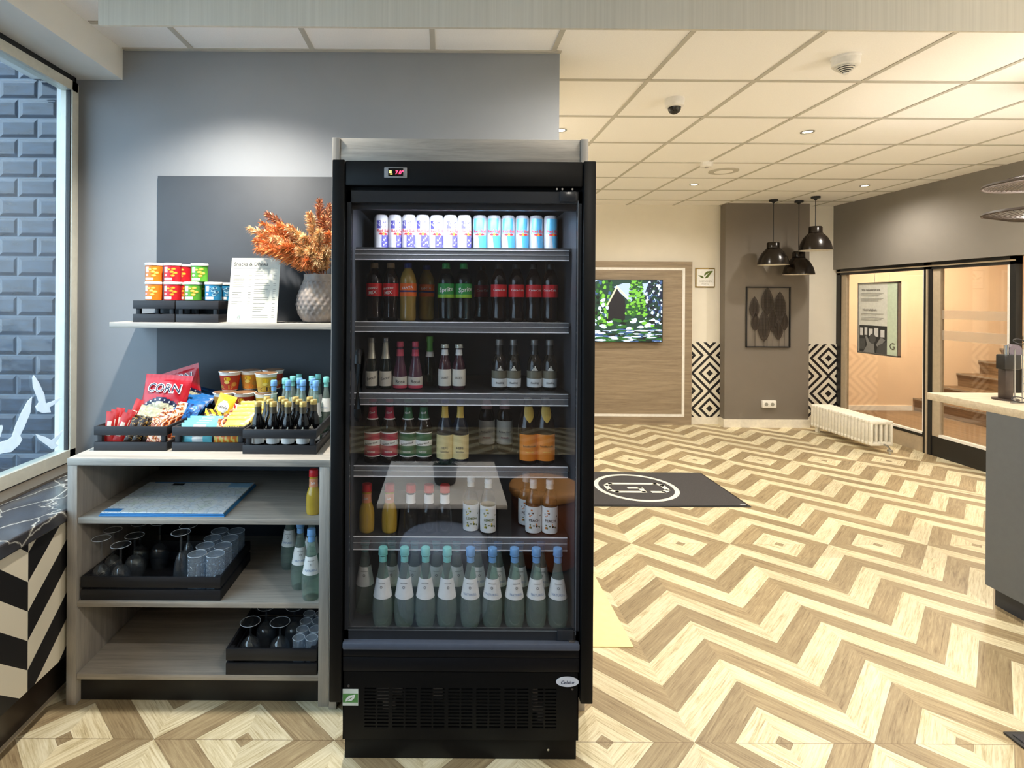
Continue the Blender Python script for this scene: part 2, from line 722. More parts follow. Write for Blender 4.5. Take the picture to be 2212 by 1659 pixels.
# stairwell behind the glazing
M_PEACH = flat('peach_plaster', (236, 212, 182), 0.85, vscale=4, var=0.03)
M_STEPWOOD = wood('brown_stair_vinyl', (104, 82, 60), (150, 124, 94), 'Y', 0.5)
sw = MB().mat(M_PEACH)
sw.box(4.99, 9.2, 7.94, 8.05, 0, 3.4)
sw.box(9.1, 9.2, 3.3, 7.94, 0, 3.4)
sw.box(5.08, 9.2, 3.2, 3.3, 0, 3.4)
sw.box(4.98, 5.06, 6.985, 7.94, 0, 3.4)
sw.box(4.99, 9.2, 3.3, 8.0, 2.75, 2.85)
struct(sw, 'wall_stairwell')
struct(MB().mat(M_STEPWOOD).box(5.0, 9.1, 3.3, 7.94, -0.1, 0.0), 'floor_stairwell')
struct(MB().mat(M_WHITE).box(5.06, 6.72, 7.925, 7.94, 0.0, 0.07), 'baseboard_stairwell')
stair = thing('staircase', 'brown staircase climbing to the right behind the glass partition', 'stairs', (6.76, 6.4, 0))
for i in range(7):
    st = MB().mat(M_STEPWOOD)
    st.box(0.31 * i, 0.31 * i + 0.33, -1.6, 1.535, 0.0 if i == 0 else 0.18 * i - 0.05, 0.18 * (i + 1) - 0.03)
    st.box(0.31 * i - 0.02, 0.31 * i + 0.33, -1.6, 1.535, 0.18 * (i + 1) - 0.03, 0.18 * (i + 1))
    o = st.build('step', stair, smooth=False)
    MB().mat(M_STEEL).box(0.31 * i - 0.024, 0.31 * i - 0.004, -1.6, 1.535, 0.18 * (i + 1) - 0.018, 0.18 * (i + 1) + 0.003).build('nosing', o, smooth=False)
add_light('AREA', (6.6, 6.6, 2.70), 56, (1.0, 0.84, 0.64), 0.5, rot=(0, 0, 0))
sl = thing('ceiling_lamp', 'flush warm ceiling lamp over the staircase behind the glass', 'lamp', (6.6, 6.6, 2.75))
MB().mat(M_WHITE).cyl(0, 0, -0.03, 0, 0.3, 32).build('lamp_base', sl)
MB().mat(glow('warm_diffuser', (255, 215, 160), 6)).lathe([(0.27, -0.03), (0.25, -0.042), (0, -0.046)], 32, close=False).build('diffuser', sl)

# glazed partition  (X plane 4.98)
GX = 4.98
M_DARKFR = flat('black_steel_frame', (28, 27, 26), 0.4)
M_BRONZE = flat('beige_metal_profile', (182, 166, 142), 0.4)
M_PANE = clear('partition_glass', (0.97, 0.97, 0.95), 1.6)
part = thing('glass_partition', 'black framed glass partition with two tall panes before the stairs', 'glass wall', (GX, 5.9, 0))
fr = MB().mat(M_DARKFR)
def gy(px):  # depth on the glazing plane
    return GX * FPX / (px - CX)
yA, yP, yE = 6.95, gy(2012), 4.78
dy = 5.9
def fb(m, x0, x1, y0, y1, z0, z1):
    m.box(x0 - GX, x1 - GX, y0 - dy, y1 - dy, z0, z1)
fb(fr, 4.94, 5.0, yE, yA, 1.885, 1.955)
fb(fr, 4.94, 5.0, yA - 0.05, yA + 0.02, 0, 1.955)
fb(fr, 4.94, 5.0, yP - 0.045, yP + 0.045, 0, 1.955)
fb(fr, 4.94, 5.0, yE, yE + 0.05, 0, 1.955)
fr.build('frame', part, smooth=False)
t = MB().mat(M_BRONZE)
fb(t, 4.93, 4.94, yE, yA, 1.912, 1.926)
fb(t, 4.955, 4.995, yA - 0.13, yA - 0.05, 0.06, 1.885)
fb(t, 4.955, 4.995, yP - 0.13, yP - 0.045, 0.2, 1.885)
fb(t, 4.93, 4.94, yP - 0.008, yP + 0.008, 0, 1.885)
fb(t, 4.955, 4.985, yP + 0.045, yA - 0.05, 0.0, 0.16)
t.build('profile', part, smooth=False, label='beige metal profile')
k = MB().mat(M_DARKFR)
fb(k, 4.95, 4.99, yE, yP - 0.045, 0, 0.2)
fb(k, 4.95, 4.99, yP + 0.045, yA - 0.05, 0.16, 0.19)
k.build('kick_plate', part, smooth=False)
t = MB().mat(M_PLASTIC_W)
fb(t, 4.945, 4.99, yE + 0.05, yP - 0.13, 0.2, 0.225)
fb(t, 4.945, 4.99, yE + 0.05, yE + 0.075, 0.2, 1.885)
fb(t, 4.945, 4.99, yP + 0.045, yP + 0.06, 0.19, 1.885)
fb(t, 4.945, 4.99, yP + 0.045, yA - 0.13, 0.19, 0.21)
t.build('glazing_bead', part, smooth=False, label='white glazing bead')
for (a, b_, z0) in ((yE + 0.07, yP - 0.13, 0.22), (yP + 0.055, yA - 0.13, 0.2)):
    gp = MB().mat(M_PANE)
    fb(gp, 4.972, 4.978, a, b_, z0, 1.885)
    gp.build('pane', part, smooth=False)
M_FROST = clear('frosted_film', (0.9, 0.86, 0.80), 1.3, 0.4, 0.26, (0.75, 0.68, 0.58))
for (z0, z1) in ((1.385, 1.47), (1.175, 1.27)):
    f_ = MB().mat(M_FROST)
    fb(f_, 4.964, 4.97, yE + 0.08, yP - 0.14, z0, z1)
    f_.build('frosted_stripe', part, smooth=False)

# ---- window wall on the left (X = -1.80)
M_FRAME = flat('cream_aluminium', (214, 212, 198), 0.35, 0.2)
M_GASKET = flat('black_gasket', (18, 20, 22), 0.5)
WZ0, WZ1 = 0.76, 2.575
wl = MB().mat(M_WHITE)
wl.box(-2.02, -1.9, -3.0, 2.70, 0, WZ0 - 0.06)
wl.box(-2.02, -1.78, -3.0, -2.3, 0, CEIL)
wl.box(-2.02, -1.9, -3.0, 2.70, WZ1 + 0.03, CEIL + 0.1)
wl.box(-1.9, -1.86, 2.70, 2.95, 0, CEIL)
struct(wl, 'wall_left')
SX = P(265, 140, 2.711).x
M_SOFFIT = flat('soffit_white', (226, 226, 220), 0.8, vscale=5, var=0.02)
struct(MB().mat(M_SOFFIT).box(-1.9, SX, -3.0, 2.711, 2.607, CEIL), 'trim_5')
win = bpy.data.objects.new('window_1', None)
COL.objects.link(win)
win['kind'] = 'structure'
w = MB().mat(M_FRAME)
w.box(-1.84, -1.785, 2.643, 2.682, WZ0, WZ1)
w.box(-1.84, -1.785, -2.3, 2.682, WZ0 - 0.005, WZ0 + 0.05)
w.box(-1.84, -1.785, -2.3, 2.682, WZ1 - 0.045, WZ1)
w.box(-1.86, -1.785, -0.55, -0.47, WZ0, WZ1)
w.box(-1.84, -1.80, 2.695, 2.7105, WZ0, WZ1)
w.build('window_frame', win, smooth=False)
w = MB().mat(M_GASKET)
w.box(-1.85, -1.8, 2.682, 2.694, WZ0, WZ1 + 0.03)
w.box(-1.85, -1.8, -2.3, 2.69, WZ1, WZ1 + 0.034)
w.box(-1.812, -1.792, 2.638, 2.643, WZ0 + 0.05, WZ1 - 0.045)
w.box(-1.85, -1.79, -2.3, 2.69, WZ0 - 0.05, WZ0 - 0.003)
w.build('gasket', win, smooth=False)
w = MB().mat(flat('white_outer_frame', (236, 240, 240), 0.4))
w.box(-1.856, -1.812, 2.655, 2.69, 0.7, 2.6)
w.build('outer_frame', win, smooth=False)
M_WGLASS = clear('shop_window_glass', (0.86, 0.93, 0.96), 1.7, 0.0, 0.03, (0.8, 0.9, 1.0))
w = MB().mat(M_WGLASS).box(-1.804, -1.798, -2.3, 2.645, WZ0 + 0.04, WZ1 - 0.04)
w.build('window_glass', win, smooth=False)

# gull decals on the glass
gulls = [
    [(262, 108), (250, 130), (255, 200), (290, 290), (300, 320), (275, 355), (285, 385), (330, 405), (395, 400), (385, 360), (440, 325), (480, 280), (400, 315), (355, 330), (345, 260), (300, 165)],
    [(248, 278), (215, 310), (165, 400), (120, 500), (90, 590), (60, 612), (-30, 640), (-30, 730), (20, 718), (85, 708), (150, 650), (172, 610), (155, 580), (190, 510), (235, 400)],
    [(275, 568), (300, 610), (370, 660), (405, 688), (455, 660), (430, 640), (465, 590), (490, 535), (440, 585), (400, 615), (350, 590)],
    [(-40, 505), (15, 500), (22, 515), (0, 590), (-40, 600)]]
gl = ['white gull decal flying with raised wings, topmost on the window pane', 'largest white gull decal gliding across the lower window pane',
      'small white gull decal with spread wings beside the window frame', 'white gull decal cut by the left edge of the photo']
M_DECAL = flat('white_window_film', (240, 246, 250), 0.5)
_g = G(M_DECAL)
_tl = _g.new('ShaderNodeBsdfTranslucent')
_tl.inputs[0].default_value = (0.9, 0.94, 0.97, 1)
_mx = _g.new('ShaderNodeMixShader')
_mx.inputs[0].default_value = 0.55
_g.l.new(_g.n['Principled BSDF'].outputs[0], _mx.inputs[1])
_g.l.new(_tl.outputs[0], _mx.inputs[2])
_g.l.new(_mx.outputs[0], _g.n['Material Output'].inputs[0])
GPX = -1.7975
for pts, lb in zip(gulls, gl):
    q = [PX(x / 3.607, 780 + y / 3.607, GPX) for x, y in pts]
    c = sum(q, Vector()) / len(q)
    T = Matrix(((0, 0, 1, 0), (1, 0, 0, 0), (0, 1, 0, 0), (0, 0, 0, 1)))
    d = MB().mat(M_DECAL).prism([(p.y - c.y, p.z - c.z) for p in q], T, 0.0015).build('gull_decal', None, c, smooth=False)
    tag(d, lb, 'window decal', 'gull decals on the window')

# stone sill and patterned radiator cover below the window
def marble():
    m, g, b = base('dark_emperador_marble', (0.05, 0.05, 0.05), 0.2, 0.0, 0.9)
    co = g.coord()
    v = g.new('ShaderNodeTexVoronoi', feature='DISTANCE_TO_EDGE')
    n = g.noise(g.mapping(co, (1, 1, 1)), 5, 4, 0.6)
    vv = g.new('ShaderNodeVectorMath', operation='ADD')
    g.l.new(g.mapping(co, (9, 5, 9), (0, 0, 0.6)), vv.inputs[0])
    g.l.new(g.comb(n, n, n), vv.inputs[1])
    g.l.new(vv.outputs[0], v.inputs['Vector'])
    v.inputs['Scale'].default_value = 1.0
    f = v.outputs['Distance']
    g.l.new(g.ramp(f, [(0.0, lin((206, 206, 200))), (0.012, lin((130, 126, 118))), (0.04, lin((58, 56, 58))), (0.6, lin((70, 76, 86)))]), b.inputs['Base Color'])
    return m
M_MARBLE = marble()
sill = MB().mat(M_MARBLE).bbox(-1.79, -1.42, -2.3, 2.705, 0.69, 0.74, 0.006).mat(M_MARBLE)
o = struct(sill, 'trim_6')
sk = MB().mat(flat('stone_upstand', (92, 84, 74), 0.4)).box(-1.8, -1.70, -2.3, 2.705, 0.7405, 0.75)
struct(sk, 'trim_7')


def stripes():
    m, g, b = base('chevron_stripes', (0.5, 0.5, 0.5), 0.45)
    s = g.sep(g.coord())
    Y0 = 1.907
    d = g.m('SUBTRACT', s[1], Y0)
    q = g.m('DIVIDE', g.m('SUBTRACT', g.m('SUBTRACT', s[2], g.m('MULTIPLY', g.m('ABSOLUTE', d), 0.85)), 0.453), 0.1014)
    par = g.m('FLOORED_MODULO', g.m('ADD', g.m('FLOOR', q), g.m('LESS_THAN', d, 0.0)), 2.0)
    k = g.m('GREATER_THAN', par, 0.5)
    g.l.new(g.mix(k, lin((218, 210, 190)), lin((26, 25, 26))), b.inputs['Base Color'])
    return m
cov = MB().mat(stripes()).box(-1.455, -1.43, -2.3, 2.70, 0.178, 0.69)
o = cov.build('radiator_cover', None, smooth=False)
tag(o, 'radiator cover with black and cream chevron stripes below the window sill', 'radiator cover')
struct(MB().mat(flat('dark_plinth', (52, 44, 38), 0.25)).box(-1.9, -1.5, -2.3, 2.70, 0, 0.17), 'baseboard_left')
struct(MB().mat(flat('thin_edge_strip', (190, 176, 150), 0.35)).box(-1.505, -1.485, -2.3, 2.70, 0, 0.006), 'trim_8')

# outdoors: glazed brick pier and pavement
def bricks():
    m, g, b = base('blue_black_glazed_brick', (0.1, 0.12, 0.15), 0.12)
    s = g.sep(g.coord())
    bt = g.new('ShaderNodeTexBrick')
    g.l.new(g.comb(s[0], s[2], 0.0), bt.inputs['Vector'])
    for k, v in (('Scale', 1.0), ('Brick Width', 0.19), ('Row Height', 0.0965), ('Mortar Size', 0.004), ('Mortar Smooth', 0.1), ('Bias', 0.0)):
        bt.inputs[k].default_value = v
    n = g.noise(g.mapping(g.coord(), (8, 8, 30)), 1.5, 4)
    c = g.ramp(n, [(0.35, lin((18, 30, 46))), (0.7, lin((38, 56, 78)))])
    mx = g.mix(bt.outputs['Fac'], c, lin((66, 78, 92)))
    g.l.new(mx, b.inputs['Base Color'])
    b2 = g.new('ShaderNodeTexBrick')
    g.l.new(g.comb(s[0], s[2], 0.0), b2.inputs['Vector'])
    for k, v in (('Scale', 1.0), ('Brick Width', 0.19), ('Row Height', 0.0965), ('Mortar Size', 0.022), ('Mortar Smooth', 1.0), ('Bias', 0.0)):
        b2.inputs[k].default_value = v
    h = g.m('SUBTRACT', g.m('MULTIPLY', g.noise(g.coord(), 9, 2), 0.3), b2.outputs['Fac'])
    g.l.new(g.bump(h, 0.9, 0.012), b.inputs['Normal'])
    return m
struct(MB().mat(bricks()).box(-5.5, -1.9, 2.705, 3.3, -0.15, 4.2), 'wall_outside')
struct(MB().mat(flat('pavement', (150, 152, 155), 0.8)).box(-14, -2.02, -12, 6, -0.3, -0.15), 'ground_outside')

# ================================================================== FITTINGS OF THE ROOM
# ceiling spots
CROSS = {}
M_LED = glow('spot_led', (255, 226, 180), 40)
proto = None
spot_names = {(0.818, 3.94): 'recessed ceiling spot beside the free end of the grey shelf wall',
              (2.58, 3.94): 'recessed ceiling spot, nearest of those in the open ceiling',
              (2.58, 5.73): 'recessed ceiling spot beyond the round ceiling speaker',
              (4.35, 5.73): 'recessed ceiling spot nearest to the pendant lamps'}
for (sx, sy) in SPOTS:
    lb = spot_names.get((sx, sy), 'recessed ceiling spot outside the photo')
    if proto is None:
        r = thing('ceiling_spot', lb, 'ceiling light', (sx, sy, CEIL), group='recessed ceiling spots')
        MB().mat(M_STEEL).lathe([(0.038, 0.0), (0.045, -0.001), (0.045, -0.0055), (0.036, -0.0065), (0.031, -0.0015)], 28, close=False).build('trim_ring', r)
        MB().mat(M_LED).lathe([(0.031, -0.0015), (0, -0.0045)], 20, close=False).build('lens', r)
        proto = r
    else:
        dup(proto, (sx, sy, CEIL), label=lb)

def ceil_at(px, py):
    u = (px - CX) + (py - CY) * ROLL
    v = (py - CY) - (px - CX) * ROLL
    Y = (CEIL - HC) * FPX / -v
    return (u * Y / FPX, Y, CEIL)

r = thing('smoke_detector', 'large white ceiling detector with slatted grille near the camera', 'smoke detector', ceil_at(1827, 124), group='ceiling detectors')
MB().mat(M_PLASTIC_W).lathe([(0.064, 0), (0.064, -0.008), (0.060, -0.012), (0.060, -0.04), (0.05, -0.048)], 32, close=True).build('housing', r)
s_ = MB().mat(M_PLASTIC_W)
for k in range(5):
    z = -0.05 - k * 0.007
    s_.lathe([(0.048 - k * 0.009, z), (0.050 - k * 0.009, z - 0.002), (0.046 - k * 0.009, z - 0.003)], 28)
s_.cyl(0, 0, -0.084, -0.045, 0.012, 16)
s_.build('grille', r)
MB().mat(M_BLACKP).lathe([(0.045, -0.047), (0.008, -0.08)], 24).build('vent', r, label='dark vent opening')

r = thing('security_camera', 'small white dome security camera on the ceiling', 'security camera', ceil_at(1457, 214))
MB().mat(M_PLASTIC_W).lathe([(0.056, 0), (0.058, -0.006), (0.053, -0.045), (0.042, -0.052)], 32).build('housing', r)
MB().mat(flat('smoked_dome', (20, 18, 17), 0.08)).lathe([(0.038, -0.05), (0.036, -0.066), (0.028, -0.08), (0.014, -0.089), (0, -0.091)], 28, close=False).build('dome', r)
MB().mat(M_BLACK).cyl(-0.01, -0.03, -0.075, -0.06, 0.01, 12).build('lens', r)

r = thing('smoke_detector', 'small plain white ceiling detector beside the round speaker', 'smoke detector', ceil_at(1526, 351), group='ceiling detectors')
MB().mat(M_PLASTIC_W).lathe([(0.055, 0), (0.055, -0.012), (0.05, -0.035), (0.042, -0.042)], 28).build('housing', r)
MB().mat(M_STEEL).cyl(0, 0, -0.05, -0.04, 0.015, 14).build('sensor', r)
r = thing('ceiling_speaker', 'flat round white speaker set into a ceiling tile', 'speaker', ceil_at(1563, 369.5))
MB().mat(M_GRID).lathe([(0.13, 0), (0.13, -0.006), (0.12, -0.008)], 36).build('speaker_rim', r)
MB().mat(M_TILE).lathe([(0.12, -0.0075), (0, -0.009)], 36, close=False).build('speaker_grille', r)

# three black dome pendants
M_DOME = flat('dark_bronze_enamel', (30, 24, 20), 0.22, 0.3)
M_DOMEIN = flat('white_enamel', (240, 236, 228), 0.3)
pend = [(1671, 431, 'black dome pendant, left of the three, over the leaf wall art', 523, 572),
        (1726, 433.5, 'black dome pendant, lowest of the three', 543, 593),
        (1762, 424.5, 'black dome pendant, right and highest of the three', 489, 541)]
pr = None
for (px, py, lb, ytop, ybot) in pend:
    c = ceil_at(px, py)
    Y = c[1]
    zt = P(px, ytop, Y).z - CEIL
    zb_ = P(px, ybot, Y).z - CEIL
    r = thing('pendant_lamp', lb, 'pendant lamp', c, group='black dome pendants')
    MB().mat(M_BLACK).lathe([(0.048, 0), (0.048, -0.022), (0.02, -0.028), (0.008, -0.045)], 24).build('ceiling_rose', r)
    MB().mat(M_BLACK).tube([(0, 0, -0.03), (0, 0, zt)], 0.0045, 8).build('cord', r)
    h = zt - zb_
    R = 0.168
    sh = MB().mat(M_DOME)
    sh.lathe([(0.0, zt), (0.06, zt - 0.002), (0.068, zt - 0.012), (0.069, zt - 0.28 * h), (0.085, zt - 0.33 * h), (0.12, zt - 0.48 * h), (0.15, zt - 0.70 * h), (0.164, zt - 0.9 * h), (R, zb_)], 40, close=False)
    sh.mat(M_DOMEIN).lathe([(R, zb_), (0.161, zt - 0.9 * h), (0.146, zt - 0.70 * h), (0.116, zt - 0.48 * h), (0.08, zt - 0.36 * h), (0, zt - 0.34 * h)], 40, close=False)
    sh.build('lamp_shade', r)
    MB().mat(M_DOME).lathe([(0.0695, zt - 0.26 * h), (0.073, zt - 0.27 * h), (0.0695, zt - 0.285 * h)], 32, close=False).build('collar', r)

# wire disc pendant cut by the right edge of the photo
M_WIRE = flat('dark_wire', (58, 48, 42), 0.5)
cx_, cy_ = P(2265, 400, 3.0).x, 3.0
r = thing('pendant_lamp', 'wire pendant lamp with two flat wire discs, cut by the photo edge', 'pendant lamp', (cx_, cy_, CEIL))
MB().mat(M_BLACK).cyl(0, 0, -0.02, 0, 0.05, 20).build('ceiling_rose', r)
MB().mat(M_BLACK).tube([(0, 0, -0.02), (0, 0, -0.8)], 0.004, 6).build('cord', r)
for (zz, up) in ((P(2160, 395, 3.0).z - CEIL, 0.055), (P(2160, 457, 3.0).z - CEIL, -0.045)):
    d = MB().mat(M_WIRE)
    R = 0.262
    for rr, wz in ((R, 0.0), (R * 0.985, 0.006)):
        d.tube([(rr * math.cos(t * PI / 24), rr * math.sin(t * PI / 24), zz + wz) for t in range(49)], 0.006, 6)
    for k in range(60):
        a = k * 2 * PI / 60
        d.tube([(R * math.cos(a), R * math.sin(a), zz), (R * 0.6 * math.cos(a), R * 0.6 * math.sin(a), zz + up * 0.7), (0.03 * math.cos(a), 0.03 * math.sin(a), zz + up)], 0.0024, 4)
    d.build('wire_disc', r)
MB().mat(M_BLACK).cyl(0, 0, -0.84, -0.42, 0.028, 16).build('lamp_holder', r)

# wood panel with television
M_PANELWOOD = wood('taupe_oak_panel', (128, 112, 92), (160, 143, 120), 'X', 0.5)
pn = thing('wood_wall_panel', 'large brown oak panel with a white inset line behind the television', 'wall panel', (1.99, 6.92, 0))
xr = P(1493, 740, 6.92).x - 1.99
ptop = P(1400, 565, 6.92).z
MB().mat(M_PANELWOOD).box(-xr, xr, -0.02, 0.045, 0.0, ptop).build('board', pn, smooth=False)
il = MB().mat(M_PLASTIC_W)
ix = P(1476, 740, 6.9).x - 1.99
iz1, iz0 = P(1400, 581, 6.9).z, P(1400, 897, 6.9).z
tk = 0.032
il.box(-ix - tk / 2, ix + tk / 2, -0.024, -0.019, iz1 - tk / 2, iz1 + tk / 2)
il.box(-ix - tk / 2, ix + tk / 2, -0.024, -0.019, iz0 - tk / 2, iz0 + tk / 2)
il.box(ix - tk / 2, ix + tk / 2, -0.0245, -0.019, iz0, iz1)
il.box(-ix - tk / 2, -ix + tk / 2, -0.0245, -0.019, iz0, iz1)
il.build('inset_line', pn, smooth=False, label='white inset line')

tvx1 = P(1432, 680, 6.84).x
tvz1, tvz0 = P(1400, 604, 6.84).z, P(1400, 740, 6.84).z
tvw = 1.42
tvc = tvx1 - tvw / 2
tv = thing('television', 'wall television showing a wooden cabin among green trees by a pond', 'television', (tvc, 6.84, tvz0))
H = tvz1 - tvz0
MB().mat(M_BLACK).bbox(-tvw / 2, tvw / 2, 0.0, 0.035, 0, H, 0.005).build('casing', tv)
MB().mat(M_BLACK).box(-0.25, 0.25, 0.036, 0.058, 0.2, H - 0.2).build('wall_bracket', tv, smooth=False)
pic = MB()
E = 1.5
def em(n, c, k=1.0):
    return glow('screen_' + n, c, E * k)
rt = random.Random(3)
def blob(x, z, w_, h_, m, lay, n=9):
    pts = []
    for i in range(n):
        a = 2 * PI * i / n
        q = 0.7 + 0.5 * rt.random()
        X_, Z_ = x + math.cos(a) * w_ * q, z + math.sin(a) * h_ * q
        X_ = min(max(X_, -tvw / 2 + 0.012), tvw / 2 - 0.012)
        Z_ = min(max(Z_, 0.012), H - 0.012)
        pts.append((X_, -0.001 - lay * 0.00006, Z_))
    pic.mat(m).flatpoly(pts)
pic.mat(em('dusk', (30, 62, 50), 0.6)).flatpoly([(-tvw / 2 + .01, -0.001, .01), (tvw / 2 - .01, -0.001, .01), (tvw / 2 - .01, -0.001, H - .01), (-tvw / 2 + .01, -0.001, H - .01)])
greens = [em('dark', (14, 28, 22), 0.5), em('leaf', (50, 110, 40), 0.5), em('lime', (120, 190, 60), 0.6), em('pine', (28, 64, 44), 0.5)]
blues = [em('shade', (24, 34, 60), 0.5), em('mid', (70, 100, 150), 0.5), em('pale', (190, 210, 235), 0.8)]
xs = lambda px: P(px, 670, 6.84).x - tvc
zs = lambda py: P(1360, py, 6.84).z - tvz0
lay = 1
for i in range(320):
    blob(rt.uniform(-tvw / 2, xs(1320)), rt.uniform(zs(700), H), 0.022, 0.026, rt.choice(greens + [greens[1], greens[2], blues[1], blues[2]]), lay); lay += 0.1
for i in range(260):
    blob(rt.uniform(xs(1395), tvw / 2), rt.uniform(zs(705), H), 0.018, 0.022, rt.choice([blues[0], blues[0], greens[0], blues[1], greens[3], blues[2]]), lay); lay += 0.1
L = lambda: -0.001 - lay * 0.00006
pic.mat(em('roof', (150, 165, 205), 0.9)).flatpoly([(xs(1325), L(), zs(620)), (xs(1345), L(), zs(612)), (xs(1400), L(), zs(612)), (xs(1390), L(), zs(640)), (xs(1360), L(), zs(652))]); lay += 2
pic.mat(em('wall', (30, 28, 34), 0.5)).flatpoly([(xs(1313), L(), zs(690)), (xs(1315), L(), zs(655)), (xs(1331), L(), zs(622)), (xs(1350), L(), zs(648)), (xs(1350), L(), zs(695))]); lay += 2
pic.mat(em('barge', (220, 205, 160), 0.8)).flatpoly([(xs(1310), L(), zs(659)), (xs(1332), L(), zs(616)), (xs(1333), L(), zs(622)), (xs(1313), L(), zs(660))])
pic.flatpoly([(xs(1331), L(), zs(616)), (xs(1356), L(), zs(642)), (xs(1355), L(), zs(647)), (xs(1331), L(), zs(622))]); lay += 2
for i in range(240):
    t_ = rt.random()
    z = zs(682) + (H - 0.01 - zs(682)) * t_
    hw = 0.15 * (1 - t_ * 0.6)
    blob(xs(1374) + rt.uniform(-hw, hw) * 0.9, z, 0.022, 0.014, rt.choice([greens[2], greens[1], greens[2], greens[3]]), lay); lay += 0.05
for i in range(90):
    blob(rt.uniform(-tvw / 2, tvw / 2), rt.uniform(zs(712), zs(688)), 0.04, 0.02, rt.choice(greens + [blues[2]]), lay); lay += 0.05
for i in range(260):
    blob(rt.uniform(-tvw / 2, tvw / 2), rt.uniform(0.01, zs(712)), 0.06, 0.010, rt.choice([blues[2], greens[0], greens[1], blues[1], greens[3], blues[2]]), lay); lay += 0.04
pic.build('screen_picture', tv, smooth=False, label='lit picture of cabin and trees')

# leaf sign plate
M_GOLD = flat('gold_edge', (150, 122, 60), 0.35, 0.6)
M_LEAFG = flat('olive_green_print', (92, 108, 40), 0.5)
M_GREYP = flat('grey_print', (150, 148, 138), 0.5)
sc_ = P(1523, 600, 6.96)
sg = thing('sign', 'small square white sign with a green leaf beside the wood panel', 'sign', (sc_.x, 6.968, sc_.z))
MB().mat(M_GOLD).bbox(-0.122, 0.122, -0.012, 0, -0.122, 0.122, 0.004).build('sign_frame', sg, label='thin gold frame')
MB().mat(M_WHITEP).box(-0.108, 0.108, -0.014, -0.011, -0.108, 0.108).build('plate', sg, smooth=False)
lf = MB().mat(M_LEAFG)
def zp(pts, cx, cy, k):
    return [((x - cx) * k, -(y - cy) * k) for x, y in pts]
lf.prism(zp([(140, 262), (195, 268), (228, 290), (235, 312), (212, 312), (180, 292)], 258, 303, 0.00078), front(0, -0.0142, 0), 0.0006)
lf.prism(zp([(238, 280), (246, 235), (285, 200), (350, 192), (385, 190), (345, 240), (300, 300), (262, 312), (245, 312), (290, 255), (330, 215), (280, 245)], 258, 303, 0.00078), front(0, -0.0142, 0), 0.0006)
lf.build('leaf_emblem', sg, smooth=False)
MB().mat(M_GREYP).text('GREENSIGN', front(0, -0.0146, -0.045), 0.03, maxw=0.185).text('HOTEL', front(0, -0.0146, -0.078), 0.026, spacing=1.1).build('lettering', sg, smooth=False)

# metal leaf art on the pilaster
ac = P(1659, 685, 6.79)
art = thing('wall_art', 'black metal wall art of upright leaves in a thin frame', 'wall art', (ac.x, 6.79, ac.z))
aw, ah = 0.272, 0.372
f_ = MB().mat(M_BLACKP)
f_.box(-aw, aw, -0.012, 0.008, ah - 0.012, ah)
f_.box(-aw, aw, -0.012, 0.008, -ah, -ah + 0.012)
f_.box(-aw, -aw + 0.012, -0.012, 0.008, -ah, ah)
f_.box(aw - 0.012, aw, -0.012, 0.008, -ah, ah)
f_.build('frame', art, smooth=False)
M_MESH = flat('dark_wire_mesh', (52, 42, 34), 0.5)
leaves = [(1398, 375, 545, 38), (1405, 500, 645, 30), (1500, 300, 520, 48), (1475, 480, 730, 48), (1545, 470, 655, 34), (1600, 335, 560, 48), (1590, 560, 715, 34), (1640, 500, 640, 26)]
k_ = 6.79 / FPX / 3.687
for (lx, lt, lb_, lw) in leaves:
    m_ = MB().mat(M_MESH)
    x = (lx - 1508) * k_
    z1, z0 = (537 - lt) * k_, (537 - lb_) * k_
    hw = lw * k_
    n = 14
    lf_, rt_ = [], []
    for i in range(n + 1):
        t_ = i / n
        wv = hw * math.sin(PI * min(1, t_ ** 0.85)) ** 0.8 if 0 < t_ < 1 else 0
        lf_.append((x - wv, z0 + (z1 - z0) * t_))
        rt_.append((x + wv, z0 + (z1 - z0) * t_))
    out = lf_ + rt_[::-1][1:-1]
    y = -0.006
    m_.tube([(p[0], y, p[1]) for p in out + [out[0]]], 0.003, 5)
    for i in range(1, n * 3):
        t_ = i / (n * 3)
        wv = hw * math.sin(PI * t_ ** 0.85) ** 0.8
        zz = z0 + (z1 - z0) * t_
        m_.box(x - wv, x + wv, y - 0.001, y + 0.001, zz - 0.0022, zz + 0.0022)
    for j in range(-3, 4):
        m_.box(x + hw * j * 0.24 - 0.0018, x + hw * j * 0.24 + 0.0018, y - 0.001, y + 0.001, z0 + (z1 - z0) * (0.10 + 0.09 * abs(j)), z1 - (z1 - z0) * (0.05 + 0.10 * abs(j)))
    m_.tube([(x, y, z1), (x, y, -ah + 0.008)], 0.002, 5)
    m_.build('leaf', art, smooth=False)

# double socket
so = P(1661, 873, 6.78)
s_ = thing('wall_socket', 'white double power socket low on the taupe pilaster', 'socket', (so.x, 6.80, so.z))
MB().mat(M_PLASTIC_W).bbox(-0.085, 0.085, -0.035, 0, -0.045, 0.045, 0.006).build('cover_plate', s_)
for dx in (-0.04, 0.035):
    q = MB().mat(M_GREYP).cyl(0, 0, 0, 0.002, 0.022, 20, T=Matrix.Translation((dx, -0.035, 0)) @ Matrix.Rotation(PI / 2, 4, 'X'))
    o = q.build('socket_cup', s_)

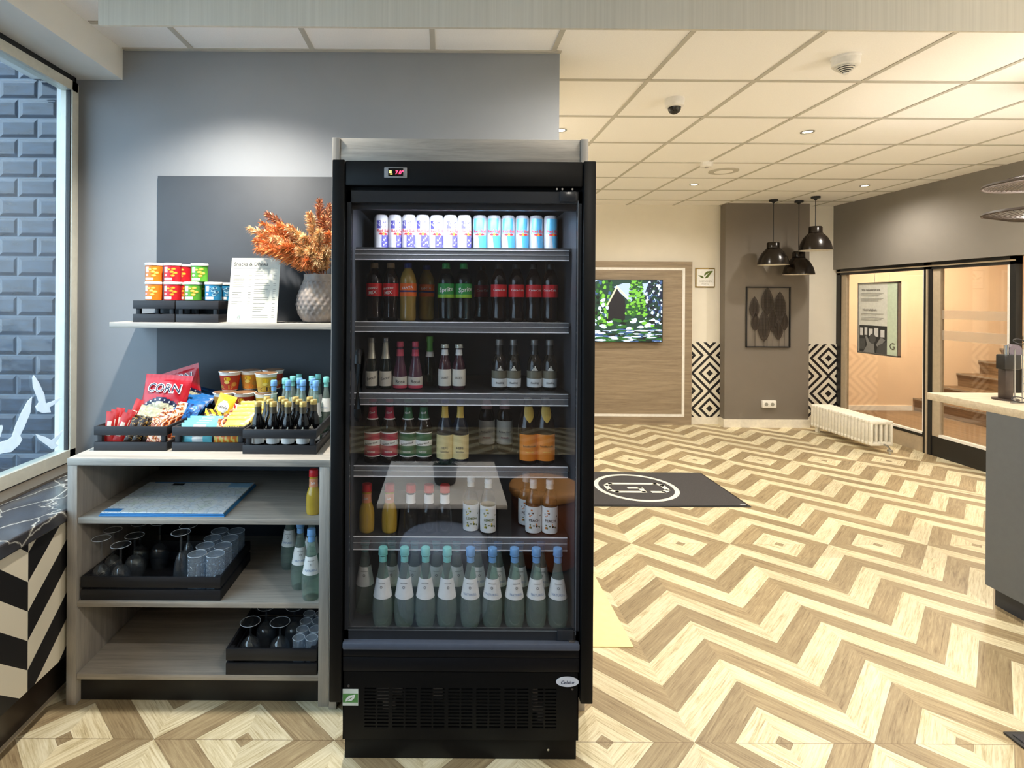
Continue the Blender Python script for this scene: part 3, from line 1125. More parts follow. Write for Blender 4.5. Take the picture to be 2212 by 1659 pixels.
# low cast radiator
M_RAD = flat('white_radiator_enamel', (238, 234, 222), 0.35)
r0 = thing('radiator', 'low white cast column radiator standing before the glass partition', 'radiator', (4.52, 5.69, 0))
NS = 19
for i in range(NS):
    y = 0.025 + i * 0.05
    s_ = MB().mat(M_RAD)
    for xx in (-0.102, -0.051, 0, 0.051, 0.102):
        hw_ = 0.0215 if abs(xx) > 0.1 else 0.015
        s_.bbox(xx - 0.013, xx + 0.013, y - hw_, y + hw_, 0.08, 0.30, 0.010)
    for (z0, z1) in ((0.062, 0.105), (0.28, 0.322)):
        s_.bbox(-0.12, 0.12, y - 0.020, y + 0.020, z0, z1, 0.014)
    s_.mat(M_RAD).box(-0.03, 0.03, y - 0.026, y + 0.026, 0.075, 0.095).box(-0.03, 0.03, y - 0.026, y + 0.026, 0.29, 0.31)
    s_.build('section', r0)
for y in (0.88,):
    MB().mat(M_RAD).box(-0.09, -0.06, y - 0.02, y + 0.02, 0, 0.07).box(0.06, 0.09, y - 0.02, y + 0.02, 0, 0.07).build('foot', r0, smooth=False)
MB().mat(M_STEEL).tube([(0.0, -0.02, 0.085), (0.0, -0.06, 0.085), (0.02, -0.07, 0.05), (0.02, -0.07, 0.0)], 0.009, 10).bbox(0.0, 0.04, -0.09, -0.05, 0.02, 0.05, 0.008).build('valve', r0)

# poster on the partition glass
def py_(px):
    return GX * FPX / (px - CX)
ya, yb2 = 6.59, 6.0
pz1, pz0 = 1.775, 0.948
yc = (ya + yb2) / 2
po = thing('poster', 'framed hotel poster with a black and white photo on the glass', 'poster', (4.93, yc, (pz0 + pz1) / 2))
hw, hh = (ya - yb2) / 2, (pz1 - pz0) / 2
# local frame: x right (towards the camera = -Y), y up, normal -X
TP = Matrix(((0, 0, -1, 0), (-1, 0, 0, 0), (0, 1, 0, 0), (0, 0, 0, 1)))
p_ = MB(TP).mat(M_STEEL)
p_.box(-hw, hw, -hh, -hh + 0.014, -0.03, 0.004)
p_.box(-hw, hw, hh - 0.014, hh, -0.03, 0.004)
p_.box(-hw, -hw + 0.012, -hh, hh, -0.03, 0.004)
p_.box(hw - 0.012, hw, -hh, hh, -0.03, 0.004)
p_.build('frame', po, smooth=False, label='thin silver snap frame')
p_ = MB(TP).mat(flat('poster_paper', (222, 222, 214), 0.4)).box(-hw + 0.01, hw - 0.01, -hh + 0.01, hh - 0.01, -0.025, -0.004)
p_.mat(flat('poster_green', (206, 220, 196), 0.4)).box(hw * 0.47, hw - 0.012, -hh + 0.012, hh - 0.012, -0.004, -0.003)
p_.build('paper', po, smooth=False)
t_ = MB(TP).mat(flat('dark_brown_print', (84, 76, 66), 0.5))
t_.text('Wir reduzieren uns.', Matrix.Translation((-hw * 0.33, hh * 0.80, 0)), 0.04, bold=0.01, maxw=hw * 0.95)
t_.text('Nachhaltigkeit.', Matrix.Translation((-hw * 0.38, hh * 0.24, 0)), 0.036, bold=0.01, maxw=hw * 0.85)
for (yy, n_) in ((0.70, 3), (0.56, 3), (0.13, 2), (0.02, 3)):
    for i in range(n_):
        t_.box(-hw * 0.82, hw * (0.30 - 0.25 * (i == n_ - 1) - 0.1 * (i % 2)), hh * (yy - 0.035 * i) - 0.003, hh * (yy - 0.035 * i), -0.001, 0)
t_.text('G', Matrix.Translation((hw * 0.72, -hh * 0.72, 0.0006)), 0.11)
t_.build('lettering', po, smooth=False)
ph = MB(TP)
grs = [flat('photo_grey_%d' % i, (c, c, c), 0.5) for i, c in enumerate((50, 80, 130, 215))]
x0, x1, z0, z1 = -hw * 0.92, hw * 0.46, -hh * 0.96, -hh * 0.2
ph.mat(grs[0]).box(x0, x1, z0, z1, -0.004, -0.002)
for (a, b_, c, d, m_) in ((0.03, 0.14, 0.62, 0.9, 3), (0.2, 0.3, 0.64, 0.92, 3), (0.36, 0.5, 0.62, 0.88, 3), (0.55, 0.7, 0.6, 0.92, 3), (0.78, 0.92, 0.6, 0.86, 3), (0, 0.22, 0.1, 0.5, 1)):
    ph.mat(grs[m_]).box(x0 + (x1 - x0) * a, x0 + (x1 - x0) * b_, z0 + (z1 - z0) * c, z0 + (z1 - z0) * d, -0.002, -0.0015)
LX = lambda t: x0 + (x1 - x0) * t
LZ = lambda t: z0 + (z1 - z0) * t
TI = Matrix.Translation((0, 0, -0.0014))
ph.mat(grs[2]).prism([(LX(.15), LZ(0)), (LX(.3), LZ(.28)), (LX(.22), LZ(.6)), (LX(.28), LZ(.62)), (LX(.4), LZ(.38)), (LX(.55), LZ(.33)), (LX(.58), LZ(0))], TI, 0.0004)
ph.mat(grs[2]).prism([(LX(.62), LZ(.3)), (LX(.8), LZ(.6)), (LX(.95), LZ(.5)), (LX(.72), LZ(.2))], TI, 0.0004)
ph.mat(grs[1]).prism([(LX(.45) + LX(.12) * 0 + 0.05 * math.cos(a * PI / 6), LZ(.52) + 0.06 * math.sin(a * PI / 6)) for a in range(12)], Matrix.Translation((0.02, 0, -0.001)), 0.0004)
ph.mat(grs[1]).prism([(LX(.62), LZ(0)), (LX(.7), LZ(.3)), (LX(1), LZ(.45)), (LX(1), LZ(0))], TI, 0.0005)
ph.build('photo', po, smooth=False, label='black and white photo print')
MB(TP).mat(M_STEEL).tube([(-hw * 0.2, hh, -0.015), (-hw * 0.2, hh + 0.1, -0.015)], 0.002, 5).tube([(hw * 0.5, hh, -0.015), (hw * 0.5, hh + 0.1, -0.015)], 0.002, 5).build('hanging_wire', po)

# entrance mat with G logo
M_MAT = flat('anthracite_mat', (62, 60, 62), 0.95, vscale=220, var=0.25)
mt = thing('door_mat', 'dark grey entrance mat with a ringed white letter on it', 'mat', (1.585, 4.55, 0), group='dark floor mats')
MB().mat(M_BLACK).bbox(-0.725, 0.725, -0.412, 0.408, 0.0, 0.007, 0.003).build('rubber_edge', mt)
MB().mat(M_MAT).box(-0.705, 0.705, -0.395, 0.392, 0.006, 0.010).build('pile', mt, smooth=False)
M_LOGO = flat('off_white_mat_print', (226, 226, 214), 0.9)
rg = MB().mat(M_LOGO)
ri, ro, n = 0.298, 0.335, 64
vs = [(q * math.cos(2 * PI * i / n), q * math.sin(2 * PI * i / n), 0.0106) for q in (ri, ro) for i in range(n)]
rg.add(vs, [(i, (i + 1) % n, n + (i + 1) % n, n + i) for i in range(n)])
rg.build('ring', mt, smooth=False, label='white ring')
# the letter lies on its side, read from the right-hand side of the room
gk = MB().mat(M_LOGO)
def bar(pts, w_):
    for (a, b_) in zip(pts, pts[1:]):
        a, b_ = Vector(a), Vector(b_)
        d = (b_ - a).normalized()
        nn = Vector((-d.y, d.x)) * w_ / 2
        a = a - d * w_ * 0.35
        b_ = b_ + d * w_ * 0.35
        gk.flatpoly([(a + nn).to_3d() + Vector((0, 0, .0106)), (b_ + nn).to_3d() + Vector((0, 0, .0106)), (b_ - nn).to_3d() + Vector((0, 0, .0106)), (a - nn).to_3d() + Vector((0, 0, .0106))])
bar([(0.10, -0.115), (0.19, -0.115), (0.235, -0.07), (0.235, 0.04), (0.19, 0.085), (-0.19, 0.085), (-0.235, 0.04), (-0.235, -0.07), (-0.19, -0.115), (0.03, -0.115), (0.03, -0.02), (-0.06, -0.02)], 0.04)
gk.build('letter', mt, smooth=False, label='white letter print')
MB().mat(M_WHITEP).box(0.655, 0.695, -0.392, -0.38, 0.0102, 0.0108).build('tag', mt, smooth=False)

m2 = thing('door_mat', 'dark mat whose corner shows at the lower right photo edge', 'mat', (2.78, 1.45, 0), group='dark floor mats')
MB().mat(M_BLACK).bbox(-0.772, 0.02, -0.7, 0.528, 0.0, 0.008, 0.003).build('rubber_edge', m2)
MB().mat(M_MAT).box(-0.755, 0.005, -0.68, 0.51, 0.007, 0.011).build('pile', m2, smooth=False)

# pale yellow sheet on the floor beside the fridge
ys = MB().mat(flat('pale_yellow_mat', (246, 226, 168), 0.7)).bbox(-0.15, 0.15, -0.6, 0.6, 0, 0.006, 0.002)
o = ys.build('floor_sheet', None, (0.70, 3.052, 0))
tag(o, 'pale yellow sheet lying flat on the floor beside the fridge', 'floor sheet')

# reception counter
M_CTR = flat('slate_grey_counter', (96, 100, 104), 0.55, var=0.03)
M_CTRTOP = wood('counter_oak_top', (188, 172, 146), (214, 200, 176), 'X', 0.45)
ct = thing('reception_counter', 'grey reception counter with a pale oak top at the right edge', 'counter', (2.8, 2.2, 0))
MB().mat(M_CTR).box(-0.02, 1.5, -3.2, 0.632, 0.1, 0.985).build('body', ct, smooth=False)
MB().mat(flat('dark_plinth_counter', (44, 47, 54), 0.5)).box(0.02, 1.45, -3.15, 0.62, 0, 0.1).build('plinth', ct, smooth=False)
MB().mat(M_CTRTOP).bbox(-0.02, 1.55, -3.25, 0.98, 0.985, 1.025, 0.002).build('worktop', ct)

tb = P(2172, 850, 2.95)
t_ = thing('card_terminal', 'black card terminal on a dark post standing on the counter', 'card terminal', (tb.x, 2.95, 1.025))
zz = lambda py: P(2172, py, 2.95).z - 1.025
M_POST = flat('dark_brown_post', (60, 48, 42), 0.4)
MB().mat(M_POST).bbox(-0.022, 0.022, -0.022, 0.022, 0.006, zz(797), 0.006).build('post', t_)
MB().mat(M_POST).cyl(0, 0, 0, 0.008, 0.055, 24).build('base_plate', t_)
MB().mat(M_BLACK).bbox(-0.045, 0.045, -0.04, 0.01, zz(797), zz(765), 0.006).build('terminal_body', t_)
MB().mat(M_CTRTOP).bbox(0.046, 0.082, -0.03, 0.005, zz(795), zz(767), 0.003).build('side_holder', t_)
d_ = MB().mat(flat('grey_violet_plastic', (104, 94, 104), 0.3)).cyl(0, 0, 0, 0.03, 0.036, 28, T=Matrix.Translation((0.028, 0.005, zz(758))) @ Matrix.Rotation(PI / 2, 4, 'X'))
d_.build('roll_holder', t_)
MB().mat(M_STEEL).cyl(-0.012, -0.015, zz(766), zz(745), 0.01, 14).build('pen', t_)

rk = P(2196, 850, 2.85)
k = thing('wire_rack', 'chrome wire rack with round loops beside the card terminal', 'rack', (rk.x, 2.85, 1.025))
zz = lambda py: P(2196, py, 2.85).z - 1.025
q = MB().mat(M_STEEL)
q.tube([(-0.01, 0, 0.004), (-0.01, 0, zz(755))], 0.004, 8)
q.tube([(0.03, 0, 0.004), (0.03, 0, zz(755))], 0.003, 8)
q.tube([(-0.03, 0, 0.004), (0.08, 0, 0.004)], 0.004, 8)
q.build('upright', k)
for (zc, rx, rz_) in ((zz(741), 0.028, 0.024), (0.014, 0.035, 0.024)):
    q = MB().mat(M_BLACKP).tube([(-0.02 + rx * math.cos(a * PI / 12), -0.03 + 0.012 * math.sin(a * PI / 12), zc + 0.01 + rz_ * math.sin(a * PI / 12) * 0.5) for a in range(25)], 0.0028, 6)
    q.build('loop', k)
for z_ in (0.06, 0.10, 0.14):
    MB().mat(M_STEEL).tube([(0.03, 0, z_), (0.09, 0, z_)], 0.0025, 6).build('rung', k)

# ================================================================== FRIDGE
YF = 1.841
fx0, fx1 = P(741, 1450, YF).x, P(1250, 1450, YF).x
xl0, xr1 = P(714.5, 900, YF - 0.006).x, P(1284.5, 900, YF - 0.006).x
FT = P(1000, 347, YF).z
fcx = (fx0 + fx1) / 2
fr_ = thing('display_fridge', 'tall black glass-door display fridge full of drinks', 'fridge', (fcx, YF, 0))
M_FB = flat('fridge_black', (10, 10, 11), 0.45, var=0.03, spec=0.25)
M_FBR = flat('fridge_black_satin', (17, 17, 20), 0.4, var=0.03, spec=0.3)
M_IN = flat('fridge_liner_dark_grey', (62, 66, 72), 0.45, var=0.05)
M_FRIT = flat('dark_grey_door_border', (44, 46, 50), 0.22, var=0.03)


def fbx(m, x0, x1, y0, y1, z0, z1, b=0.0):
    a = (x0 - fcx, x1 - fcx, y0 - YF, y1 - YF, z0, z1)
    return m.bbox(*a, b) if b else m.box(*a)


zp0 = P(1000, 1516, YF).z
for (a, b_) in ((xl0, xl0 + 0.041), (xr1 - 0.041, xr1)):
    fbx(MB().mat(M_FB), a, b_, YF - 0.008, 2.069, zp0, FT, 0.004).build('side_panel', fr_)
ix0, ix1 = P(757, 900, 1.89).x, P(1244, 900, 1.89).x
zi0, zi1 = 0.405, 1.875
YB = 2.46
body = MB().mat(M_FB)
fbx(body, xl0 + 0.042, ix0, 1.875, YB + 0.08, zi0 - 0.03, FT - 0.01)
fbx(body, ix1, xr1 - 0.042, 1.875, YB + 0.08, zi0 - 0.03, FT - 0.01)
fbx(body, ix0, ix1, YB, YB + 0.08, zi0 - 0.03, FT - 0.01)
fbx(body, ix0, ix1, 1.875, YB, zi1, FT - 0.01)
fbx(body, ix0, ix1, 1.875, YB, zi0 - 0.03, zi0)
fbx(body, fx0 + 0.004, fx1 - 0.004, 1.90, YB + 0.08, 0.07, zi0 - 0.031)
body.build('body', fr_, smooth=False)
lin_ = MB().mat(M_IN)
fbx(lin_, ix0 + 0.0005, ix0 + 0.004, 1.885, YB, zi0, zi1)
fbx(lin_, ix1 - 0.004, ix1 - 0.0005, 1.885, YB, zi0, zi1)
fbx(lin_, ix0, ix1, YB - 0.004, YB - 0.0005, zi0, zi1)
fbx(lin_, ix0, ix1, 1.885, YB, zi1 - 0.004, zi1 - 0.0005)
fbx(lin_, ix0, ix1, 1.885, YB, zi0 + 0.0005, zi0 + 0.004)
lin_.build('liner', fr_, smooth=False, label='dark grey inner liner')
# header with thermostat
zh = P(1000, 402, YF).z
hd = fbx(MB().mat(M_FB), xl0 + 0.043, xr1 - 0.043, YF - 0.002, 1.874, zh, FT - 0.002, 0.003).build('header', fr_)
tc = P(855, 374, YF)
th = MB(Matrix.Translation((tc.x - fcx, -0.006, tc.z))).mat(flat('thermostat_grey', (150, 150, 152), 0.4)).bbox(-0.038, 0.038, -0.003, 0.005, -0.0175, 0.0175, 0.002).build('thermostat', fr_)
d_ = MB(Matrix.Translation((tc.x - fcx, -0.006, tc.z))).mat(flat('display_black', (8, 8, 9), 0.15)).box(-0.024, 0.025, -0.0045, 0, -0.012, 0.0135).build('display', th, smooth=False)
MB(Matrix.Translation((tc.x - fcx, -0.006, tc.z))).mat(glow('red_digits', (255, 40, 70), 5)).text('7.0°', front(0.012, -0.0048, 0.0), 0.017, bold=0.02, shear=0.15).build('digits', th, smooth=False)
ic = MB(Matrix.Translation((tc.x - fcx, -0.006, tc.z))).mat(glow('yellow_icons', (255, 225, 90), 4))
for (a, b_) in ((-0.017, 0.004), (-0.017, -0.001), (-0.014, -0.006)):
    ic.box(a - 0.004, a + 0.004, -0.0048, -0.0046, b_ - 0.001, b_ + 0.0015)
ic.build('indicator', th, smooth=False)

# door: glass pane with printed border, hinges, handle
zd1, zd0 = P(1000, 413, 1.85).z, P(1000, 1383, 1.85).z
xd0, xd1 = P(747, 900, 1.85).x, P(1254, 900, 1.85).x
dr = MB().mat(clear('fridge_door_glass', (0.99, 0.99, 1.0), 2.0))
fbx(dr, xd0 + 0.012, xd1 - 0.010, 1.853, 1.857, zd0 + 0.01, zd1 - 0.025)
door = dr.build('door_glass', fr_, smooth=False)
fb_ = MB().mat(M_FRIT)
zb0, zb1 = P(1000, 1362, 1.85).z, P(1000, 438, 1.85).z
fbx(fb_, xd0, xd1, 1.851, 1.868, zb1, zd1)
fbx(fb_, xd0, xd1, 1.851, 1.868, zd0, zb0)
fbx(fb_, xd0, xd0 + 0.013, 1.851, 1.868, zd0, zd1)
fbx(fb_, xd1 - 0.012, xd1, 1.851, 1.868, zd0, zd1)
fb_.build('door_frame', fr_, smooth=False)
gk_ = MB().mat(flat('grey_seal', (96, 98, 102), 0.4))
fbx(gk_, xd1 - 0.014, xd1 - 0.011, 1.849, 1.852, zd0 + 0.02, zd1 - 0.03)
fbx(gk_, xd0 + 0.012, xd1 - 0.012, 1.849, 1.851, zb0 - 0.001, zb0 + 0.001)
gk_.build('edge_trim', fr_, smooth=False, label='thin bright edge trim')
for (a, b_) in ((1227, 425), (1221, 1371)):
    c = P(a, b_, 1.848)
    h = fbx(MB().mat(M_FRIT), c.x - 0.028, c.x + 0.028, 1.843, 1.851, c.z - 0.018, c.z + 0.018, 0.004).build('hinge_cover', fr_)
c = P(1222, 409, 1.845)
hg = MB().mat(M_STEEL)
for q in (-0.03, -0.012, 0.022):
    hg.cyl(0, 0, 0, 0.003, 0.0035, 12, T=Matrix.Translation((c.x + q - fcx, 0.004, c.z)) @ Matrix.Rotation(PI / 2, 4, 'X'))
c2 = P(1237, 1386, 1.845)
hg.bbox(c2.x - fcx - 0.014, c2.x - fcx + 0.006, -0.002, 0.01, c2.z - 0.003, c2.z + 0.004, 0.002)
hg.build('hinge', fr_, label='steel hinge hardware')
hz1, hz0 = P(775, 762, 1.82).z, P(775, 905, 1.82).z
hx = P(773, 830, 1.82).x - fcx
hdl = MB().mat(M_FB)
hdl.tube([(hx, 0.012, hz1 - 0.004), (hx, -0.006, hz1), (hx, -0.022, hz1 - 0.012), (hx, -0.026, hz1 - 0.035), (hx, -0.026, hz0 + 0.035), (hx, -0.022, hz0 + 0.012), (hx, -0.006, hz0), (hx, 0.012, hz0 + 0.004)], 0.0115, 12)
hdl.build('door_handle', fr_)

# lower front
z = lambda py: P(1000, py, YF).z
fbx(MB().mat(flat('bumper_blue_grey', (84, 90, 104), 0.3)), fx0 - 0.001, fx1 + 0.001, YF - 0.012, 1.90, z(1401), z(1386), 0.005).build('bumper_rail', fr_, label='blue-grey bumper rail')
fbx(MB().mat(M_FBR), fx0, fx1, YF - 0.002, 1.90, z(1419), z(1402), 0.001).build('front_strip', fr_)
fbx(MB().mat(M_FBR), fx0, fx1, YF - 0.002, 1.90, z(1450), z(1420.5), 0.001).build('front_strip', fr_)
gx0, gx1 = P(783, 1530, YF).x, P(1206, 1530, YF).x
gz0, gz1 = z(1574), z(1485)
lp = MB().mat(M_FB)
zk = z(1598)
fbx(lp, fx0, gx0, YF, YF + 0.006, zk, z(1452))
fbx(lp, gx1, fx1, YF, YF + 0.006, zk, z(1452))
fbx(lp, gx0, gx1, YF, YF + 0.006, gz1, z(1452))
fbx(lp, gx0, gx1, YF, YF + 0.006, zk, gz0)
fbx(lp, fx0, fx0 + 0.003, YF, 1.9, zk, z(1452))
fbx(lp, fx1 - 0.003, fx1, YF, 1.9, zk, z(1452))
lp.build('lower_panel', fr_, smooth=False)
gr = MB().mat(M_FB)
nrow = 12
for i in range(nrow + 1):
    zc = gz0 + (gz1 - gz0) * i / nrow
    hb = (gz1 - gz0) / nrow * 0.27
    fbx(gr, gx0, gx1, YF + 0.0005, YF + 0.003, max(gz0, zc - hb), min(gz1, zc + hb))
gw = (gx1 - gx0) / 7
for i in range(8):
    xc = gx0 + gw * i
    fbx(gr, max(gx0, xc - gw * 0.07), min(gx1, xc + gw * 0.07), YF, YF + 0.0035, gz0, gz1)
    if i < 7:
        fbx(gr, xc + gw / 2 - 0.0028, xc + gw / 2 + 0.0028, YF, YF + 0.0035, gz0, gz1)
gr.build('vent_grille', fr_, smooth=False)
inn = MB().mat(flat('compressor_dark', (12, 12, 12), 0.7))
fbx(inn, gx0 - 0.01, gx1 + 0.01, YF + 0.05, YF + 0.056, gz0 - 0.01, gz1 + 0.01)
fbx(inn, gx0 - 0.01, gx1 + 0.01, YF + 0.006, YF + 0.05, gz0 - 0.012, gz0 - 0.006)
inn.mat(flat('compressor_metal', (150, 140, 132), 0.4, 0.3))
W_ = gx1 - gx0
for (a, b_, c, d) in ((0.07, 0.14, 0.55, 1.0), (0.10, 0.165, 0.35, 0.55), (0.145, 0.20, 0.7, 1.0), (0.355, 0.41, 0.62, 1.0), (0.875, 0.90, 0.3, 0.9), (0.90, 0.93, 0.05, 0.5)):
    fbx(inn, gx0 + W_ * a, gx0 + W_ * b_, YF + 0.02, YF + 0.045, gz0 + (gz1 - gz0) * c, gz0 + (gz1 - gz0) * d)
inn.build('compressor', fr_, smooth=False)
kk = fbx(MB().mat(M_FB), fx0 + 0.006, fx1 - 0.004, YF + 0.012, YB, 0.0, zk, 0.002).build('kick_plate', fr_)
sc2 = MB().mat(M_STEEL)
for (a, b_) in ((753, 1481), (1236, 1488), (1184, 1619)):
    c = P(a, b_, YF)
    sc2.cyl(0, 0, 0, 0.002, 0.004, 12, T=Matrix.Translation((c.x - fcx, 0.0, c.z)) @ Matrix.Rotation(PI / 2, 4, 'X'))
sc2.build('screw', fr_)
c = P(1225.5, 1472, YF)
n = 32
bd = MB(Matrix.Translation((c.x - fcx, 0, c.z))).mat(flat('badge_white', (228, 230, 238), 0.25))
bd.prism([(0.0375 * math.cos(2 * PI * i / n), 0.0165 * math.sin(2 * PI * i / n)) for i in range(n)], front(0, 0, 0), 0.003)
bd = bd.build('badge', fr_, label='white oval maker badge')
MB(Matrix.Translation((c.x - fcx, 0, c.z))).mat(flat('badge_navy', (30, 40, 80), 0.4)).text('Celsior', front(0, -0.0034, -0.001), 0.016, bold=0.015, shear=0.25, maxw=0.055).build('lettering', bd, smooth=False)
c = P(757, 1506, YF)
st = MB(Matrix.Translation((c.x - fcx, 0, c.z))).mat(flat('sticker_white', (226, 232, 222), 0.4)).box(-0.026, 0.026, -0.001, 0, -0.0275, 0.0275)
st.mat(flat('sticker_green', (96, 150, 84), 0.4)).box(-0.025, 0.025, -0.0015, -0.001, -0.017, 0.013)
st = st.build('energy_sticker', fr_, smooth=False, label='small green leaf sticker')
lf = MB(Matrix.Translation((c.x - fcx, 0, c.z))).mat(M_WHITEP)
lf.prism([(-0.017, -0.013), (-0.014, -0.002), (-0.004, 0.007), (0.016, 0.011), (0.013, -0.001), (0.004, -0.010), (-0.010, -0.011)], front(0, -0.0016, -0.001), 0.0003)
lf.mat(flat('sticker_green', (96, 150, 84), 0.4)).prism([(-0.015, -0.012), (0.0, 0.0), (0.011, 0.006), (0.002, -0.002)], front(0, -0.002, -0.001), 0.0003)
lf.build('leaf_print', st, smooth=False)

# interior lamp under the canopy
le = fbx(MB().mat(glow('fridge_led', (235, 240, 255), 8)), -0.20, 0.34, 1.905, 1.925, zi1 - 0.014, zi1 - 0.006).build('interior_lamp', fr_, smooth=False, label='cool white lamp strip')
cn = fbx(MB().mat(M_DKGREY), ix0 + 0.004, ix1 - 0.004, 1.887, 1.903, zi1 - 0.03, zi1 - 0.004).build('lamp_cover', fr_, smooth=False)
add_light('AREA', (0.07, 1.915, zi1 - 0.02), 2.3, (0.86, 0.93, 1.0), 0.5, rot=(0.25, 0, 0), size_y=0.02)

# shelves with clear price rails
SH = [1.722, 1.458, 1.208, 0.950, 0.701]
rails = [(540, 562), (696, 718), (850, 875), (1007, 1030), (1160, 1188)]
M_RAIL = clear('clear_price_rail', (0.93, 0.93, 0.95), 1.6, 0.15, 0.11, (0.8, 0.82, 0.86))
M_RAILE = flat('bright_rail_edge', (244, 244, 246), 0.3)
YR = 1.945
for i, (zs_, (pa, pb)) in enumerate(zip(SH, rails)):
    s_ = MB().mat(flat('shelf_dark_metal', (66, 68, 72), 0.4, 0.4))
    s_ = fbx(s_, ix0 + 0.006, ix1 - 0.006, YR + 0.004, YB - 0.03, zs_ - 0.012, zs_)
    sh_ = s_.build('shelf', fr_, smooth=False)
    za, zb_ = P(1000, pa, YR).z, P(1000, pb, YR).z
    xa, xb = P(765, 700, YR).x, P(1228, 700, YR).x
    r_ = MB().mat(M_RAIL)
    fbx(r_, xa, xb, YR - 0.002, YR, zb_, za)
    rl = r_.build('price_rail', sh_, smooth=False)
    r_ = MB().mat(M_RAILE)
    fbx(r_, xa, xb, YR - 0.0045, YR - 0.002, zb_ - 0.001, zb_ + 0.0022)
    fbx(r_, xa, xb, YR - 0.0035, YR + 0.003, za - 0.0015, za + 0.0005)
    fbx(r_, xa, xb, YR - 0.003, YR - 0.002, zb_ + (za - zb_) * 0.52, zb_ + (za - zb_) * 0.55)
    r_.build('rail_edge', sh_, smooth=False)
s_ = MB().mat(M_RAILE)
fbx(s_, ix0 + 0.004, ix1 - 0.004, 1.8865, 1.889, zi0 + 0.012, zi0 + 0.0145)
s_.build('deck_edge', fr_, smooth=False)


# ------------------------------------------------------------------ bottles
def grow(prof, n=3):
    """smooth a profile by corner cutting"""
    for _ in range(n):
        q = [prof[0]]
        for a, b_ in zip(prof, prof[1:]):
            q.append((a[0] * 0.75 + b_[0] * 0.25, a[1] * 0.75 + b_[1] * 0.25))
            q.append((a[0] * 0.25 + b_[0] * 0.75, a[1] * 0.25 + b_[1] * 0.75))
        q.append(prof[-1])
        prof = q
    return prof


def bottle(name, label, cat, prof, body, cap, labels, group=None, liquid=None, cut=2):
    """cap: (z0,z1,r,mat) ; labels: (partname,z0,z1,mat,half_angle,[(text,z,size,mat,maxw,slope)],[(z0,z1,mat)])"""
    r = thing(name, label, cat, group=group)
    prof = grow(prof, cut)
    MB().mat(body).lathe(prof, 24).build('glass_body' if 'bottle' in name else 'body', r)
    if liquid:
        zl, lm = liquid
        lp_ = [(max(0.001, q[0] - 0.0022), max(q[1], 0.004)) for q in prof if q[1] < zl] + [(max(0.001, rad(prof, zl) - 0.0022), zl), (0.0, zl)]
        MB().mat(lm).lathe(lp_, 20).build('drink', r)
    z0, z1, cr, cm = cap
    c = MB().mat(cm)
    c.lathe([(cr * 0.97, z0), (cr, z0 + 0.002), (cr, z1 - 0.004), (cr * 0.9, z1 - 0.001), (0, z1)], 24, close=False)
    c.lathe([(cr * 1.04, z0 - 0.0035), (cr * 1.04, z0 - 0.0005)], 24)
    c.build('cap', r)
    for L_ in labels:
        pn_, a, b_, m_, ha, txt, strips = L_
        q = MB().mat(m_).band(prof, a, b_, 0.0007, -ha, ha)
        for (sa, sb, sm) in strips:
            q.mat(sm).band(prof, sa, sb, 0.0011, -ha, ha)
        q = q.build(pn_, r)
        if txt:
            t = MB()
            for (s1, zc, size, tm, mw, sl_) in txt:
                t.mat(tm).wrap_text(prof, s1, zc, size, 0.0016, maxw=mw, slope=sl_, bold=0.012)
            t.build('lettering', q, smooth=False)
    return r


used = set()


def place(pr_, px, Y, zsurf, label, group=None, rz=None, dy=0.0):
    x = P(px, 650 + (HC - zsurf) * FPX / Y, Y).x
    rz = random.uniform(-0.25, 0.25) if rz is None else rz
    if id(pr_) not in used:
        used.add(id(pr_))
        pr_.location = (x, Y, zsurf)
        pr_.rotation_euler = (0, 0, rz)
        pr_['label'] = label
        if group:
            pr_['group'] = group
        return pr_
    return dup(pr_, (x, Y, zsurf), rz, label, group)


# cans
canp = [(0.0215, 0), (0.0255, 0.004), (0.0265, 0.009), (0.0265, 0.121), (0.0255, 0.126), (0.0225, 0.131), (0.0225, 0.1335)]
M_CANS = flat('can_silver', (214, 218, 226), 0.25, 0.35)
M_CANW = flat('can_white', (244, 244, 250), 0.3)
M_CANB = flat('can_light_blue', (92, 182, 226), 0.3, 0.15)
M_CANP = flat('can_violet_print', (96, 92, 186), 0.35)
M_CANR = flat('can_red_print', (226, 48, 60), 0.4)
M_CANY = flat('can_yellow_print', (244, 170, 60), 0.4)


